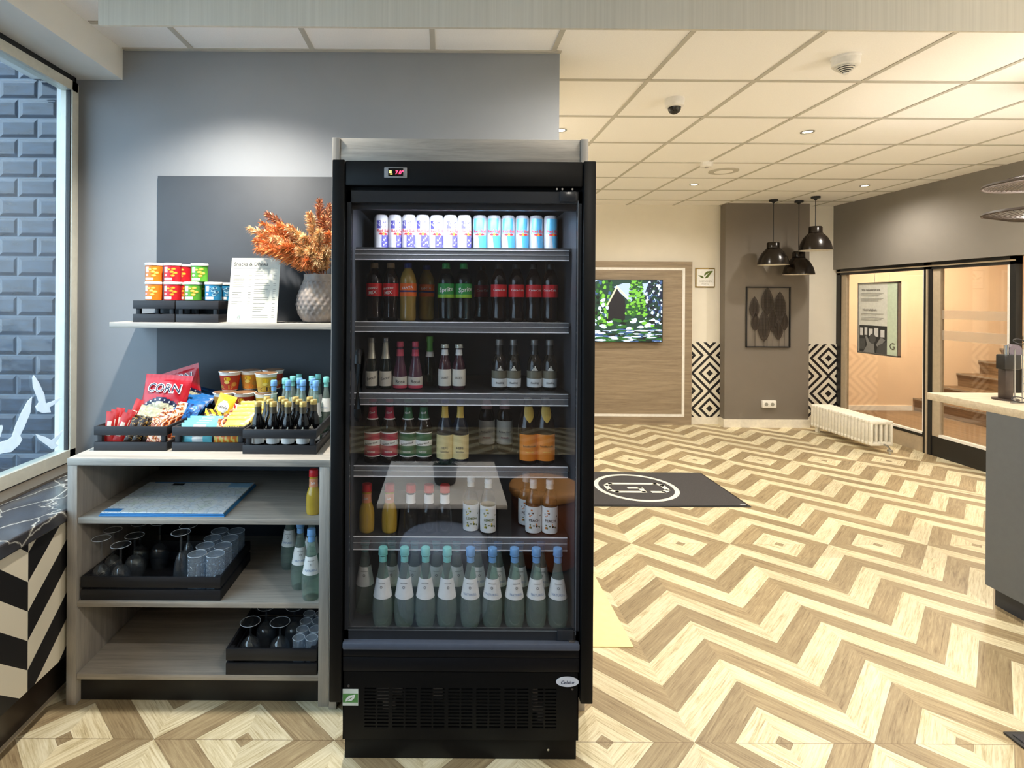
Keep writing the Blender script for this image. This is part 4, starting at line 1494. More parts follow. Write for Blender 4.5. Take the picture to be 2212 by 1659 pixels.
def can(kind):
    r = thing('drink_can', 'x', 'can')
    MB().mat(M_CANW if kind == 0 else M_CANS).lathe(canp, 28).build('body', r)
    MB().mat(M_STEEL).lathe([(0.0225, 0.1335), (0.0215, 0.1348), (0.020, 0.132), (0, 0.1318)], 24, close=False).build('lid', r)
    d = MB()
    if kind == 0:
        d.mat(M_CANP).band(canp, 0.012, 0.058, 0.0004, 0.0, 1.35, 10)
        d.band(canp, 0.082, 0.112, 0.0004, -0.75, -0.15, 6)
        d.mat(M_CANW)
        for k in range(14):
            a, zz = random.uniform(0.05, 1.2), random.uniform(0.014, 0.052)
            d.band(canp, zz, zz + random.uniform(0.003, 0.008), 0.0008, a, a + random.uniform(0.05, 0.16), 3, nz=1)
        for k in range(6):
            a, zz = random.uniform(-0.7, -0.25), random.uniform(0.084, 0.105)
            d.band(canp, zz, zz + 0.005, 0.0008, a, a + 0.08, 3, nz=1)
        d.mat(M_CANP)
        for k in range(8):
            a, zz = random.uniform(-0.2, 0.7), random.uniform(0.085, 0.115)
            d.band(canp, zz, zz + 0.003, 0.0006, a, a + random.uniform(0.05, 0.2), 3, nz=1)
    else:
        # slanted light blue quarters
        for (z0, z1, a0, a1, sk) in ((0.066, 0.122, -0.75, 0.85, 0.25), (0.012, 0.058, 0.1, 1.5, 0.35), (0.012, 0.058, -3.0, -1.4, 0.35), (0.066, 0.122, -3.0, -1.5, 0.3)):
            vs_, fs_ = [], []
            nn = 10
            for j in range(4):
                zz = z0 + (z1 - z0) * j / 3
                for i in range(nn + 1):
                    a = a0 + sk * (0.5 - j / 3) * (1 if z0 < 0.05 else -1) * 0.6 + (a1 - a0) * i / nn
                    rr = rad(canp, zz) + 0.0004
                    vs_.append((rr * math.sin(a), -rr * math.cos(a), zz))
            for j in range(3):
                for i in range(nn):
                    fs_.append((j * (nn + 1) + i, j * (nn + 1) + i + 1, (j + 1) * (nn + 1) + i + 1, (j + 1) * (nn + 1) + i))
            d.mat(M_CANB).add(vs_, fs_)
    b2 = d.build('printed_field', r)
    t = MB().mat(M_CANR).wrap_text(canp, 'Red Bull', 0.074, 0.016, 0.0012, a=0.25, bold=0.02, maxw=0.05)
    for sgn in (-1, 1):
        pts = [(0.002, 0.062), (0.008, 0.066), (0.014, 0.064), (0.018, 0.060), (0.012, 0.058), (0.006, 0.057)]
        vv_ = []
        for (x, zz) in pts:
            a = 0.25 + sgn * x / 0.0265
            vv_.append((0.0277 * math.sin(a), -0.0277 * math.cos(a), zz))
        t.flatpoly(vv_)
    vv_ = [(0.0275 * math.sin(0.25 + 0.006 * math.cos(k) / 0.0265), -0.0275 * math.cos(0.25 + 0.006 * math.cos(k) / 0.0265), 0.0615 + 0.006 * math.sin(k)) for k in [i * PI / 6 for i in range(12)]]
    t.mat(M_CANY).flatpoly(vv_)
    t.build('lettering', b2, smooth=False)
    return r


cw, cb = can(0), can(1)
for i, px in enumerate((823, 853, 883, 912.5, 943, 972.5, 1002.5)):
    place(cw, px, 2.09 + 0.004 * math.sin(i * 2), SH[0], 'white can with violet print, %s of the white cans in the fridge' % ORD[i], 'white energy drink cans on the top fridge shelf', random.uniform(-0.5, 0.35))
for i, px in enumerate((1036, 1066.5, 1097, 1127.5, 1157.5, 1188.5)):
    place(cb, px, 2.09, SH[0], 'light blue and silver can, %s of the blue cans in the fridge' % ORD[i], 'light blue energy drink cans on the top fridge shelf', random.uniform(-0.4, 0.3))

# PET bottles
petp = [(0.019, 0), (0.026, 0.003), (0.029, 0.012), (0.0285, 0.03), (0.0255, 0.055), (0.0265, 0.075), (0.0290, 0.09), (0.0290, 0.148), (0.0265, 0.163), (0.019, 0.182), (0.0130, 0.193), (0.0125, 0.202)]
sprp = [(0.021, 0), (0.028, 0.003), (0.030, 0.012), (0.0295, 0.04), (0.0285, 0.06), (0.0300, 0.085), (0.0305, 0.09), (0.0305, 0.145), (0.029, 0.16), (0.021, 0.182), (0.0135, 0.193), (0.0125, 0.202)]
T_PET = clear('pet_clear', (0.86, 0.89, 0.91), 1.45)
M_COLA = flat('cola_brown', (26, 14, 12), 0.08)
M_ORJ = flat('orange_soda', (160, 132, 66), 0.12)
M_LR = flat('label_red', (214, 30, 40), 0.45)
M_LO = flat('label_orange', (240, 110, 30), 0.45)
M_LG = flat('label_green', (30, 140, 62), 0.45)
M_LLG = flat('label_lime', (140, 190, 50), 0.45)
M_NAVY = flat('print_navy', (24, 40, 110), 0.45)
M_CAPB = flat('cap_tan', (160, 136, 104), 0.5)
mez = bottle('soda_bottle', 'x', 'bottle', petp, M_COLA, (0.199, 0.216, 0.0145, M_CAPB),
             [('label', 0.092, 0.14, M_LR, PI, [('mezzo', 0.123, 0.022, M_WHITEP, 0.04, 0.1), ('MIX', 0.106, 0.018, M_WHITEP, 0.03, 0.1)], [])])
cok = bottle('soda_bottle', 'x', 'bottle', petp, M_COLA, (0.199, 0.216, 0.0145, M_BLACKP),
             [('label', 0.092, 0.138, M_LR, PI, [('Coca-Cola', 0.118, 0.019, M_WHITEP, 0.05, 0.0)], [(0.092, 0.1, M_LR)])])
cokz = bottle('soda_bottle', 'x', 'bottle', petp, M_COLA, (0.199, 0.216, 0.0145, M_BLACKP),
              [('label', 0.092, 0.138, flat('label_dark_red', (150, 24, 34), 0.45), PI, [('Coca-Cola', 0.118, 0.019, M_WHITEP, 0.05, 0.0)], [])])
fan = bottle('soda_bottle', 'x', 'bottle', sprp, M_ORJ, (0.199, 0.216, 0.0145, M_NAVY),
             [('label', 0.092, 0.14, M_LO, PI, [('FANTA', 0.124, 0.022, M_WHITEP, 0.042, 0.12)], [(0.108, 0.114, M_NAVY)])])
spr = bottle('soda_bottle', 'x', 'bottle', sprp, T_PET, (0.199, 0.216, 0.0145, M_LG),
             [('label', 0.088, 0.14, M_LG, PI, [('Sprite', 0.119, 0.026, M_WHITEP, 0.055, 0.1)], [(0.088, 0.1, M_LLG)])],
             liquid=(0.178, clear('clear_soda', (0.80, 0.86, 0.84), 1.2)))
G2 = 'soda bottles on the second fridge shelf'
row2 = [(mez, 808, 2.05, 'dark soda bottle with tan cap and red label, leftmost on the second fridge shelf'),
        (mez, 843.5, 2.05, 'dark soda bottle with tan cap and red label, second on the second fridge shelf'),
        (fan, 881, 2.05, 'orange soda bottle in front, orange label, brighter of the two orange ones'),
        (fan, 921, 2.16, 'orange soda bottle set further back beside the green labelled bottles'),
        (spr, 963, 2.05, 'clear soda bottle with green label, left of the green labelled pair'),
        (spr, 1001, 2.05, 'clear soda bottle with green label, right of the green labelled pair'),
        (cokz, 1040, 2.17, 'cola bottle with dark red label set back between green and red labels'),
        (cok, 1077, 2.05, 'cola bottle with red label, leftmost of the front cola bottles'),
        (cok, 1115, 2.05, 'cola bottle with red label, second of the front cola bottles'),
        (cok, 1152, 2.05, 'cola bottle with red label, third of the front cola bottles'),
        (cok, 1188, 2.05, 'cola bottle with red label, rightmost on the second fridge shelf')]
for b_, px, Y, lb in row2:
    place(b_, px, Y, SH[1], lb, G2)

# third shelf: small wine and aperitif bottles
M_DGLASS = flat('dark_green_glass', (18, 30, 26), 0.06)
M_PINKG = flat('rose_wine_glass', (96, 60, 78), 0.08)
M_FOILS = flat('silver_foil', (214, 212, 196), 0.35, 0.4)
M_PINK = flat('pink_foil', (222, 84, 108), 0.4)
M_LCREAM = flat('label_cream', (238, 234, 222), 0.5)
M_GRNF = flat('green_foil', (96, 170, 60), 0.4)
M_GINK = flat('ink_grey', (90, 86, 84), 0.5)
sek = bottle('wine_bottle', 'x', 'bottle', [(0.019, 0), (0.0225, 0.004), (0.0225, 0.07), (0.0205, 0.088), (0.0145, 0.115), (0.0110, 0.138), (0.0100, 0.176)], M_DGLASS, (0.174, 0.190, 0.0125, M_STEEL),
             [('label', 0.012, 0.066, M_LCREAM, 2.2, [('Secco', 0.042, 0.02, M_GINK, 0.034, 0.25)], []), ('neck_foil', 0.112, 0.173, M_FOILS, PI, [], [])])
ros = bottle('wine_bottle', 'x', 'bottle', [(0.022, 0), (0.0262, 0.004), (0.0262, 0.046), (0.024, 0.068), (0.0175, 0.095), (0.0125, 0.122), (0.0115, 0.162)], M_PINKG, (0.160, 0.176, 0.0125, M_PINK),
             [('label', 0.005, 0.047, M_LCREAM, 2.4, [('Rosé', 0.030, 0.018, M_GINK, 0.036, 0.0)], [(0.005, 0.016, M_PINK)]), ('neck_foil', 0.122, 0.146, M_PINK, PI, [], [])])
grn = bottle('wine_bottle', 'x', 'bottle', [(0.019, 0), (0.0225, 0.004), (0.0225, 0.06), (0.0205, 0.085), (0.0145, 0.12), (0.0110, 0.14), (0.0100, 0.176)], clear('green_tint_glass', (0.55, 0.72, 0.6), 1.5), (0.174, 0.192, 0.0125, M_GRNF),
             [('neck_foil', 0.115, 0.174, M_GRNF, PI, [], [(0.115, 0.134, M_LCREAM)])], liquid=(0.11, clear('pale_wine', (0.78, 0.85, 0.7), 1.2)))
lil = bottle('wine_bottle', 'x', 'bottle', [(0.020, 0), (0.0240, 0.004), (0.0240, 0.080), (0.0215, 0.098), (0.0155, 0.112), (0.0118, 0.128), (0.0105, 0.156)], flat('dark_rose_glass', (70, 40, 50), 0.08), (0.156, 0.167, 0.0150, M_FOILS),
             [('label', 0.014, 0.075, M_LCREAM, 2.2, [('LILLET', 0.045, 0.014, M_GINK, 0.026, 0.0)], []), ('neck_label', 0.126, 0.147, M_WHITEP, PI, [], [])])
spi = bottle('wine_bottle', 'x', 'bottle', [(0.023, 0), (0.0270, 0.004), (0.0270, 0.085), (0.025, 0.105), (0.0165, 0.125), (0.0125, 0.140), (0.0115, 0.170)], flat('dark_green_brown_glass', (34, 32, 28), 0.07), (0.168, 0.186, 0.0135, flat('grey_foil', (150, 146, 140), 0.35, 0.4)),
             [('label', 0.012, 0.043, M_WHITEP, 2.4, [('Riesling', 0.028, 0.014, M_GINK, 0.03, 0.05)], []), ('upper_label', 0.044, 0.071, flat('label_grey_olive', (126, 120, 100), 0.5), 2.4, [], []), ('neck_foil', 0.130, 0.168, flat('dark_foil', (70, 68, 66), 0.35, 0.5), PI, [], [])])
for ch in spi.children:
    if ch.name.startswith('upper_label'):
        e = MB().mat(M_LCREAM)
        pr_l = [(0.0270, 0.0), (0.0270, 0.2)]
        for (a0, a1, zt) in ((-0.35, -0.22, 0.078), (-0.2, -0.05, 0.083), (-0.03, 0.12, 0.09), (0.14, 0.26, 0.081), (0.28, 0.4, 0.076)):
            e.band(pr_l, 0.0725, zt, 0.0012, a0, a1, 2, nz=1)
        e.build('emblem', ch, smooth=False)
row3 = [(sek, 802, 2.05, 'small sparkling wine bottle with silver neck foil, leftmost on the third fridge shelf'),
        (sek, 832.5, 2.05, 'small sparkling wine bottle with silver neck foil, second on the third fridge shelf'),
        (ros, 864, 2.05, 'small rosé bottle with pink neck ring, left of the pink pair'),
        (ros, 897, 2.05, 'small rosé bottle with pink neck ring, right of the pink pair'),
        (grn, 928, 2.10, 'slim pale bottle with bright green neck foil on the third fridge shelf'),
        (lil, 960.5, 2.05, 'aperitif bottle with round emblem label and white neck band, left one'),
        (lil, 991, 2.05, 'aperitif bottle with round emblem label and white neck band, right one'),
        (spi, 1078, 2.05, 'dark wine bottle with white and grey labels, leftmost of four on the right'),
        (spi, 1109, 2.05, 'dark wine bottle with white and grey labels, second of four on the right'),
        (spi, 1154, 2.05, 'dark wine bottle with white and grey labels, third of four on the right'),
        (spi, 1187, 2.05, 'dark wine bottle with white and grey labels, rightmost on the third shelf')]
for b_, px, Y, lb in row3:
    place(b_, px, Y, SH[2], lb, 'small wine bottles on the third fridge shelf', random.uniform(-0.12, 0.12))

# fourth shelf: beers
beerp = [(0.026, 0), (0.0300, 0.004), (0.0300, 0.118), (0.0275, 0.135), (0.0180, 0.160), (0.0140, 0.178), (0.0128, 0.222)]
M_BROWN = flat('brown_glass', (30, 18, 14), 0.07)
M_LRASP = flat('label_raspberry', (184, 40, 72), 0.45)
M_LWOOD = flat('label_woodruff_green', (44, 104, 66), 0.45)


def beer(lm, cm, txtm):
    return bottle('beer_bottle', 'x', 'bottle', beerp, M_BROWN, (0.220, 0.230, 0.0140, cm),
                  [('label', 0.024, 0.111, lm, 2.3, [('Berliner Kindl', 0.072, 0.02, M_BLACKP, 0.048, 0.18), ('WEISSE', 0.042, 0.010, M_WHITEP, 0.03, 0.0)], [(0.024, 0.028, M_WHITEP), (0.107, 0.111, M_WHITEP), (0.064, 0.083, M_WHITEP)]),
                   ('neck_label', 0.155, 0.200, lm, 2.0, [('Kindl', 0.180, 0.010, M_WHITEP, 0.02, 0.1)], [(0.155, 0.159, M_WHITEP)])])


br, bg_ = beer(M_LRASP, M_LRASP, M_BLACKP), beer(M_LWOOD, M_LWOOD, M_BLACKP)
bgold = bottle('beer_bottle', 'x', 'bottle', beerp, flat('blue_black_glass', (16, 24, 40), 0.06), (0.220, 0.230, 0.0140, M_NAVY),
               [('label', 0.020, 0.105, flat('label_pale_gold', (226, 208, 150), 0.5), 1.5, [('HEFE', 0.060, 0.013, M_GINK, 0.026, 0.0), ('WEIZEN', 0.045, 0.010, M_GINK, 0.03, 0.0)], []),
                ('neck_label', 0.165, 0.205, flat('label_gold', (206, 172, 76), 0.45), 0.9, [], [])])
bwh = bottle('beer_bottle', 'x', 'bottle', [(0.027, 0), (0.0310, 0.004), (0.0310, 0.125), (0.028, 0.145), (0.019, 0.175), (0.015, 0.195), (0.0135, 0.222)], M_BROWN, (0.220, 0.230, 0.0145, M_LRASP),
             [('label', 0.030, 0.120, M_LCREAM, 2.0, [('Berliner Kindl', 0.078, 0.02, M_BLACKP, 0.048, 0.0), ('PILSENER', 0.056, 0.008, M_LRASP, 0.03, 0.0)], []),
              ('neck_label', 0.165, 0.2, flat('label_pale_red', (208, 160, 160), 0.5), 1.4, [], [])])
bor = bottle('beer_bottle', 'x', 'bottle', [(0.031, 0), (0.0355, 0.004), (0.0355, 0.118), (0.034, 0.14), (0.026, 0.175), (0.0165, 0.205), (0.0140, 0.232)], M_BROWN, (0.232, 0.242, 0.0145, M_FOILS),
             [('label', 0.014, 0.108, flat('label_amber', (236, 136, 28), 0.45), 1.15, [('Schöfferhofer', 0.066, 0.018, M_BLACKP, 0.050, 0.0), ('WEIZEN-MIX', 0.046, 0.008, flat('label_yellow_ink', (248, 214, 100), 0.5), 0.03, 0.0)], [])])
o = MB().mat(flat('label_gold', (206, 172, 76), 0.45))
pp = grow([(0.031, 0), (0.0355, 0.004), (0.0355, 0.118), (0.034, 0.14), (0.026, 0.175), (0.0165, 0.205), (0.0140, 0.232)], 2)
vs_, fs_ = [], []
nn = 8
for j, (zz, hw_) in enumerate(((0.148, 0.0), (0.158, 0.010), (0.170, 0.017), (0.180, 0.019), (0.192, 0.019), (0.205, 0.016))):
    for i in range(nn + 1):
        rr = rad(pp, zz) + 0.0012
        a = (-hw_ + 2 * hw_ * i / nn) / rr
        vs_.append((rr * math.sin(a), -rr * math.cos(a), zz))
for j in range(5):
    for i in range(nn):
        fs_.append((j * (nn + 1) + i, j * (nn + 1) + i + 1, (j + 1) * (nn + 1) + i + 1, (j + 1) * (nn + 1) + i))
o.add(vs_, fs_).build('neck_label', bor, label='gold pointed neck label')
row4 = [(br, 804.5, 2.01, 'beer bottle with raspberry red labels, leftmost on the fourth fridge shelf'),
        (br, 841, 2.01, 'beer bottle with raspberry red labels, second on the fourth fridge shelf'),
        (bg_, 881, 2.01, 'beer bottle with green labels, left of the green labelled pair'),
        (bg_, 915, 2.01, 'beer bottle with green labels, right of the green labelled pair'),
        (bgold, 961, 2.00, 'dark beer bottle with slanted cream label and gold neck label, left one'),
        (bgold, 994, 2.00, 'dark beer bottle with slanted cream label and gold neck label, right one'),
        (bwh, 1051, 2.17, 'beer bottle with white label standing further back, left one'),
        (bwh, 1090, 2.17, 'beer bottle with white label standing further back, right one'),
        (bor, 1139.5, 2.01, 'large beer bottle with orange label and gold neck diamond, left one'),
        (bor, 1177, 2.01, 'large beer bottle with orange label and gold neck diamond, right one')]
for b_, px, Y, lb in row4:
    place(b_, px, Y, SH[3], lb, 'beer bottles on the fourth fridge shelf', random.uniform(-0.1, 0.1))

# fifth shelf: juices and lemonades
M_JY = flat('yellow_juice', (196, 162, 60), 0.15)
M_RC = flat('red_cap', (206, 30, 40), 0.4)
juip = [(0.0235, 0), (0.0275, 0.004), (0.0280, 0.05), (0.0270, 0.075), (0.0215, 0.093), (0.0165, 0.105), (0.0155, 0.12), (0.0165, 0.142), (0.016, 0.15)]
jui = bottle('juice_bottle', 'x', 'bottle', juip, M_JY, (0.148, 0.172, 0.0175, M_RC),
             [('neck_label', 0.106, 0.138, flat('label_peach', (224, 150, 110), 0.5), 2.4, [('Saft', 0.122, 0.012, M_WHITEP, 0.02, 0.0)], [])])
T_CLR = clear('clear_bottle_glass', (0.88, 0.90, 0.90), 1.5)
clj = bottle('juice_bottle', 'x', 'bottle', juip, T_CLR, (0.148, 0.172, 0.0175, M_RC),
             [('neck_label', 0.106, 0.138, M_WHITEP, 2.4, [], [])], liquid=(0.10, clear('clear_drink', (0.82, 0.82, 0.8), 1.2)))
T_LEM = clear('lemonade_glass', (0.80, 0.80, 0.76), 1.5)


def lemon(txt, c1, c2, lab):
    r = bottle('lemonade_bottle', 'x', 'bottle', [(0.025, 0), (0.0285, 0.004), (0.0285, 0.105), (0.0265, 0.118), (0.0165, 0.145), (0.0125, 0.160), (0.0120, 0.188)], T_LEM, (0.180, 0.193, 0.0135, M_WHITEP),
               [('label', 0.006, 0.100, M_WHITEP, PI, [(txt, 0.052, 0.024, c1, 0.040, 0.0)], []), ('neck_band', 0.160, 0.178, M_LCREAM, PI, [], [])],
               liquid=(0.125, lab))
    pr_l = [(0.0285, 0.0), (0.0285, 0.2)]
    lab_ = [c for c in r.children if c.name.startswith('label')][0]
    e = MB()
    rl_ = random.Random(5)
    for k in range(16):
        a, zz = rl_.uniform(-0.75, 0.75), rl_.choice([rl_.uniform(0.018, 0.04), rl_.uniform(0.064, 0.086)])
        e.mat(rl_.choice([c1, c2, M_LEAFG])).band(pr_l, zz, zz + rl_.uniform(0.003, 0.008), 0.0009, a, a + rl_.uniform(0.08, 0.26), 2, nz=1)
    e.build('print', lab_, smooth=False)
    return r


lem = lemon('LEMON', flat('ink_olive', (110, 120, 40), 0.5), flat('ink_yellow', (236, 206, 70), 0.5), clear('pale_lemonade', (0.9, 0.85, 0.65), 1.2))
pea = lemon('PEACH', flat('ink_dark', (46, 40, 36), 0.5), flat('ink_orange', (226, 130, 50), 0.5), flat('amber_tea', (150, 96, 52), 0.2))
row5 = [(jui, 792, 2.0, 'yellow juice bottle with red cap, leftmost on the fifth fridge shelf'),
        (jui, 841, 2.0, 'yellow juice bottle with red cap, second on the fifth fridge shelf'),
        (clj, 887, 1.995, 'clear bottle with white neck label and red cap, leftmost of three'),
        (clj, 926, 1.995, 'clear bottle with white neck label and red cap, middle of three'),
        (clj, 960.5, 1.995, 'clear bottle with white neck label and red cap, right one of three'),
        (lem, 1016.5, 2.015, 'white labelled lemonade bottle with pale lemon print, left one'),
        (lem, 1054, 2.0, 'white labelled lemonade bottle with pale lemon print, right one'),
        (pea, 1136, 2.07, 'amber lemonade bottle with dark fruit print, half hidden behind the other two'),
        (pea, 1151.5, 2.0, 'amber lemonade bottle with dark fruit print, left front one'),
        (pea, 1187, 1.995, 'amber lemonade bottle with dark fruit print, rightmost on the fifth shelf')]
for b_, px, Y, lb in row5:
    place(b_, px, Y, SH[4], lb, 'juice and lemonade bottles on the fifth fridge shelf', random.uniform(-0.1, 0.1))

# bottom deck: mineral water
T_WAT = clear('green_water_glass', (0.78, 0.90, 0.84), 1.5, 0.0, 0.18, (0.68, 0.80, 0.73))
T_WLIQ = clear('water_inside', (0.86, 0.93, 0.90), 1.2)
M_TEAL = flat('teal_cap', (140, 222, 214), 0.35)
M_SKY = flat('sky_blue_cap', (128, 182, 236), 0.35)
wprof = [(0.030, 0), (0.0325, 0.008), (0.0355, 0.035), (0.0360, 0.06), (0.0345, 0.085), (0.0320, 0.0987), (0.0205, 0.1645), (0.0150, 0.195), (0.0125, 0.213), (0.0125, 0.245)]


def water(capm, txt):
    r = bottle('water_bottle', 'x', 'bottle', wprof, T_WAT, (0.243, 0.266, 0.0158, capm),
               [('label', 0.0987, 0.164, M_WHITEP, 1.75,
                 [('GEROLSTEINER', 0.150, 0.007, M_GINK, 0.026, 0.0)] + ([('NATURELL', 0.116, 0.014, flat('ink_pale_blue', (150, 170, 200), 0.5), 0.05, 0.0)] if txt else []), []),
                ('neck_ring', 0.217, 0.236, capm, PI, [], [])], liquid=(0.19, T_WLIQ), cut=1)
    lab_ = [c for c in r.children if c.name.startswith('label')][0]
    e = MB().mat(M_GINK)
    zc = 0.137
    vs_ = []
    for (q0, q1) in ((0.0028, 0.0042),):
        n = 16
        vv = []
        for q in (q0, q1):
            for i in range(n):
                t = 2 * PI * i / n
                zz = zc + q * math.sin(t)
                rr = rad(wprof, zz) + 0.0016
                a = q * math.cos(t) / rr
                vv.append((rr * math.sin(a), -rr * math.cos(a), zz))
        e.add(vv, [(i, (i + 1) % n, n + (i + 1) % n, n + i) for i in range(n)])
    e.build('emblem', lab_, smooth=False)
    return r


wt, wb = water(M_TEAL, False), water(M_SKY, True)
zdk = zi0 + 0.005
for i, px in enumerate((826.5, 873, 918.5, 965)):
    place(wt, px, 1.928, zdk, 'teal capped water bottle in the front row, %s of the teal ones' % ORD[i], 'front water bottles at the bottom of the fridge', random.uniform(-0.15, 0.2))
for i, px in enumerate((1015.5, 1063, 1110.5, 1157.5, 1204)):
    place(wb, px, 1.928, zdk, 'blue capped water bottle in the front row, %s of the blue ones' % ORD[i], 'front water bottles at the bottom of the fridge', random.uniform(-0.15, 0.2))
place(wt, 788, 2.01, zdk, 'uncovered water bottle standing back beside the left fridge wall', 'rear water bottles at the bottom of the fridge', 0)
for i, px in enumerate((846, 895, 942, 986)):
    place(wt, px, 2.015, zdk, 'water bottle in the rear row behind the teal capped bottles, %s' % ORD[i], 'rear water bottles at the bottom of the fridge')
for i, px in enumerate((1031, 1075, 1122, 1168)):
    place(wb, px, 2.015, zdk, 'water bottle in the rear row behind the blue capped bottles, %s' % ORD[i], 'rear water bottles at the bottom of the fridge')

# ================================================================== WOODEN ENCLOSURE, CABINET, SHELF
YC = 2.084
en = thing('fridge_surround', 'grey oak surround framing the fridge with a board above it', 'fridge surround', (0.06, 2.39, 0))
ex0, ex1 = P(718.5, 320, 2.08).x, P(1270, 320, 2.08).x
ez = P(1000, 300, 2.08).z
def eb(m, x0, x1, y0, y1, z0, z1, b=0.0015):
    return m.bbox(x0 - 0.06, x1 - 0.06, y0 - 2.39, y1 - 2.39, z0, z1, b)
eb(MB().mat(M_CABWOODV), ex0, ex0 + 0.028, 2.072, 2.70, 0, ez).build('side_board', en)
eb(MB().mat(M_CABWOODV), ex1 - 0.028, ex1, 2.072, 2.70, 0, ez).build('side_board', en)
eb(MB().mat(wood('grey_oak_board_dark', (150, 144, 136), (184, 178, 168), 'X', 0.5)), ex0 + 0.029, ex1 - 0.029, 2.078, 2.097, FT + 0.005, ez - 0.001).build('front_board', en)
eb(MB().mat(M_CABWOOD), ex0 + 0.029, ex1 - 0.029, 2.098, 2.70, ez - 0.025, ez - 0.002).build('top_board', en)

cx0, cx1 = -1.419, ex0 - 0.003
CXC = (cx0 + cx1) / 2
cab = thing('shelf_cabinet', 'open grey oak shelf cabinet left of the fridge', 'cabinet', (CXC, 2.39, 0))
def cb_(m, x0, x1, y0, y1, z0, z1, b=0.0015):
    return m.bbox(x0 - CXC, x1 - CXC, y0 - 2.39, y1 - 2.39, z0, z1, b)
ZT = 0.932
cb_(MB().mat(M_CABWOOD), cx0, cx1, YC, 2.705, ZT - 0.027, ZT).build('worktop', cab)
cb_(MB().mat(M_CABWOODV), cx0 + 0.001, cx0 + 0.038, YC + 0.001, 2.70, 0, ZT - 0.0275).build('side_board', cab)
cb_(MB().mat(M_CABWOODV), cx1 - 0.040, cx1 - 0.001, YC + 0.001, 2.70, 0, ZT - 0.0275).build('side_board', cab)
ci0, ci1 = cx0 + 0.0385, cx1 - 0.0405
SZ = [0.706, 0.391, 0.1165]
for z_ in SZ:
    cb_(MB().mat(M_CABWOOD), ci0, ci1, YC + 0.004, 2.68, z_ - 0.022, z_).build('shelf', cab)
cb_(MB().mat(flat('black_plinth', (30, 28, 27), 0.5)), ci0, ci1, YC + 0.03, YC + 0.048, 0, SZ[2] - 0.0225).build('plinth', cab)
cb_(MB().mat(flat('dark_back_panel', (44, 50, 60), 0.6)), ci0, ci1, 2.682, 2.694, SZ[2] - 0.02, 0.83).build('back_panel', cab)

M_BOARD = flat('anthracite_board', (56, 60, 66), 0.6, vscale=5, var=0.08)
bx0 = P(340, 540, 2.70).x
bz1 = P(520, 381, 2.70).z
sb = MB().mat(M_BOARD).bbox(bx0, -0.40, -0.006, 0.006, -(bz1 - 0.86) / 2, (bz1 - 0.86) / 2, 0.0015).build('back_board', None, (0, 2.7045, (bz1 + 0.86) / 2))
tag(sb, 'dark grey board on the wall behind the snack shelf', 'wall board')

ws = MB().mat(M_CABWOOD).bbox(-1.497, ex0 - 0.002, -0.115, 0.115, -0.026, 0, 0.0015).build('wall_shelf', None, (0, 2.585, 1.429))
tag(ws, 'grey oak wall shelf carrying crisps, price card and vase', 'shelf')
SHZ, SHY = 1.429, 2.47


def crate(name, label, x0, x1, y0, y1, z0, h, inv=False, group=None, slat=0.36):
    w, d = x1 - x0, y1 - y0
    r = thing('wooden_crate', label, 'crate', ((x0 + x1) / 2, (y0 + y1) / 2, z0), group=group)
    t = 0.009
    hs = h * slat
    for (za, zb_) in ((0, hs), (h - hs, h)):
        for (a, b_, c, d_) in ((-w / 2, w / 2, -d / 2, -d / 2 + t), (-w / 2, w / 2, d / 2 - t, d / 2), (-w / 2, -w / 2 + t, -d / 2 + t, d / 2 - t), (w / 2 - t, w / 2, -d / 2 + t, d / 2 - t)):
            MB().mat(M_BLACKWOOD).bbox(a, b_, c, d_, za, zb_, 0.001).build('slat', r)
    for sx in (-1, 1):
        for sy in (-1, 1):
            cx, cy = sx * (w / 2 - t - 0.009), sy * (d / 2 - t - 0.009)
            MB().mat(M_BLACKWOOD).bbox(cx - 0.009, cx + 0.009, cy - 0.009, cy + 0.009, 0.001, h - 0.002, 0.001).build('corner_post', r)
    zf = h - 0.009 if inv else 0.001
    MB().mat(M_BLACKWOOD).box(-w / 2 + t, w / 2 - t, -d / 2 + t, d / 2 - t, zf, zf + 0.008).build('base_board', r, smooth=False)
    return r


GC = 'black slatted wooden crates'
crate('', 'black wooden crate of red chocolate bars and popcorn, nearest the window', -1.386, -1.097, 2.19, 2.655, ZT, 0.0955, group=GC)
crate('', 'black wooden crate of noodle cups and gummy bags, middle one on the worktop', -1.077, -0.790, 2.19, 2.655, ZT, 0.0955, group=GC)
crate('', 'black wooden crate of small wine bottles next to the fridge', -0.7835, -0.4955, 2.155, 2.645, ZT, 0.0955, group=GC)
s1a, s1b = P(287, 660, SHY + .02).x, P(377, 660, SHY + .02).x
crate('', 'small black crate under the orange crisp tubs on the wall shelf', s1a, s1b, SHY + 0.02, SHY + 0.22, SHZ, 0.098, inv=True, group=GC, slat=0.38)
s2a, s2b = s1b + 0.006, P(472, 660, SHY + .02).x
crate('', 'small black crate under the green crisp tubs on the wall shelf', s2a, s2b, SHY + 0.02, SHY + 0.22, SHZ, 0.098, inv=True, group=GC, slat=0.38)
crate('', 'large dark tray crate of upturned glasses on the cabinet middle shelf', -1.372, -0.842, YC + 0.012, 2.42, SZ[1], 0.088, group=GC, slat=0.45)
crate('', 'black crate of goblets on the bottom cabinet shelf', P(488, 1430, 2.09).x, ci1 - 0.006, YC + 0.004, 2.40, SZ[2], 0.098, group=GC, slat=0.45)

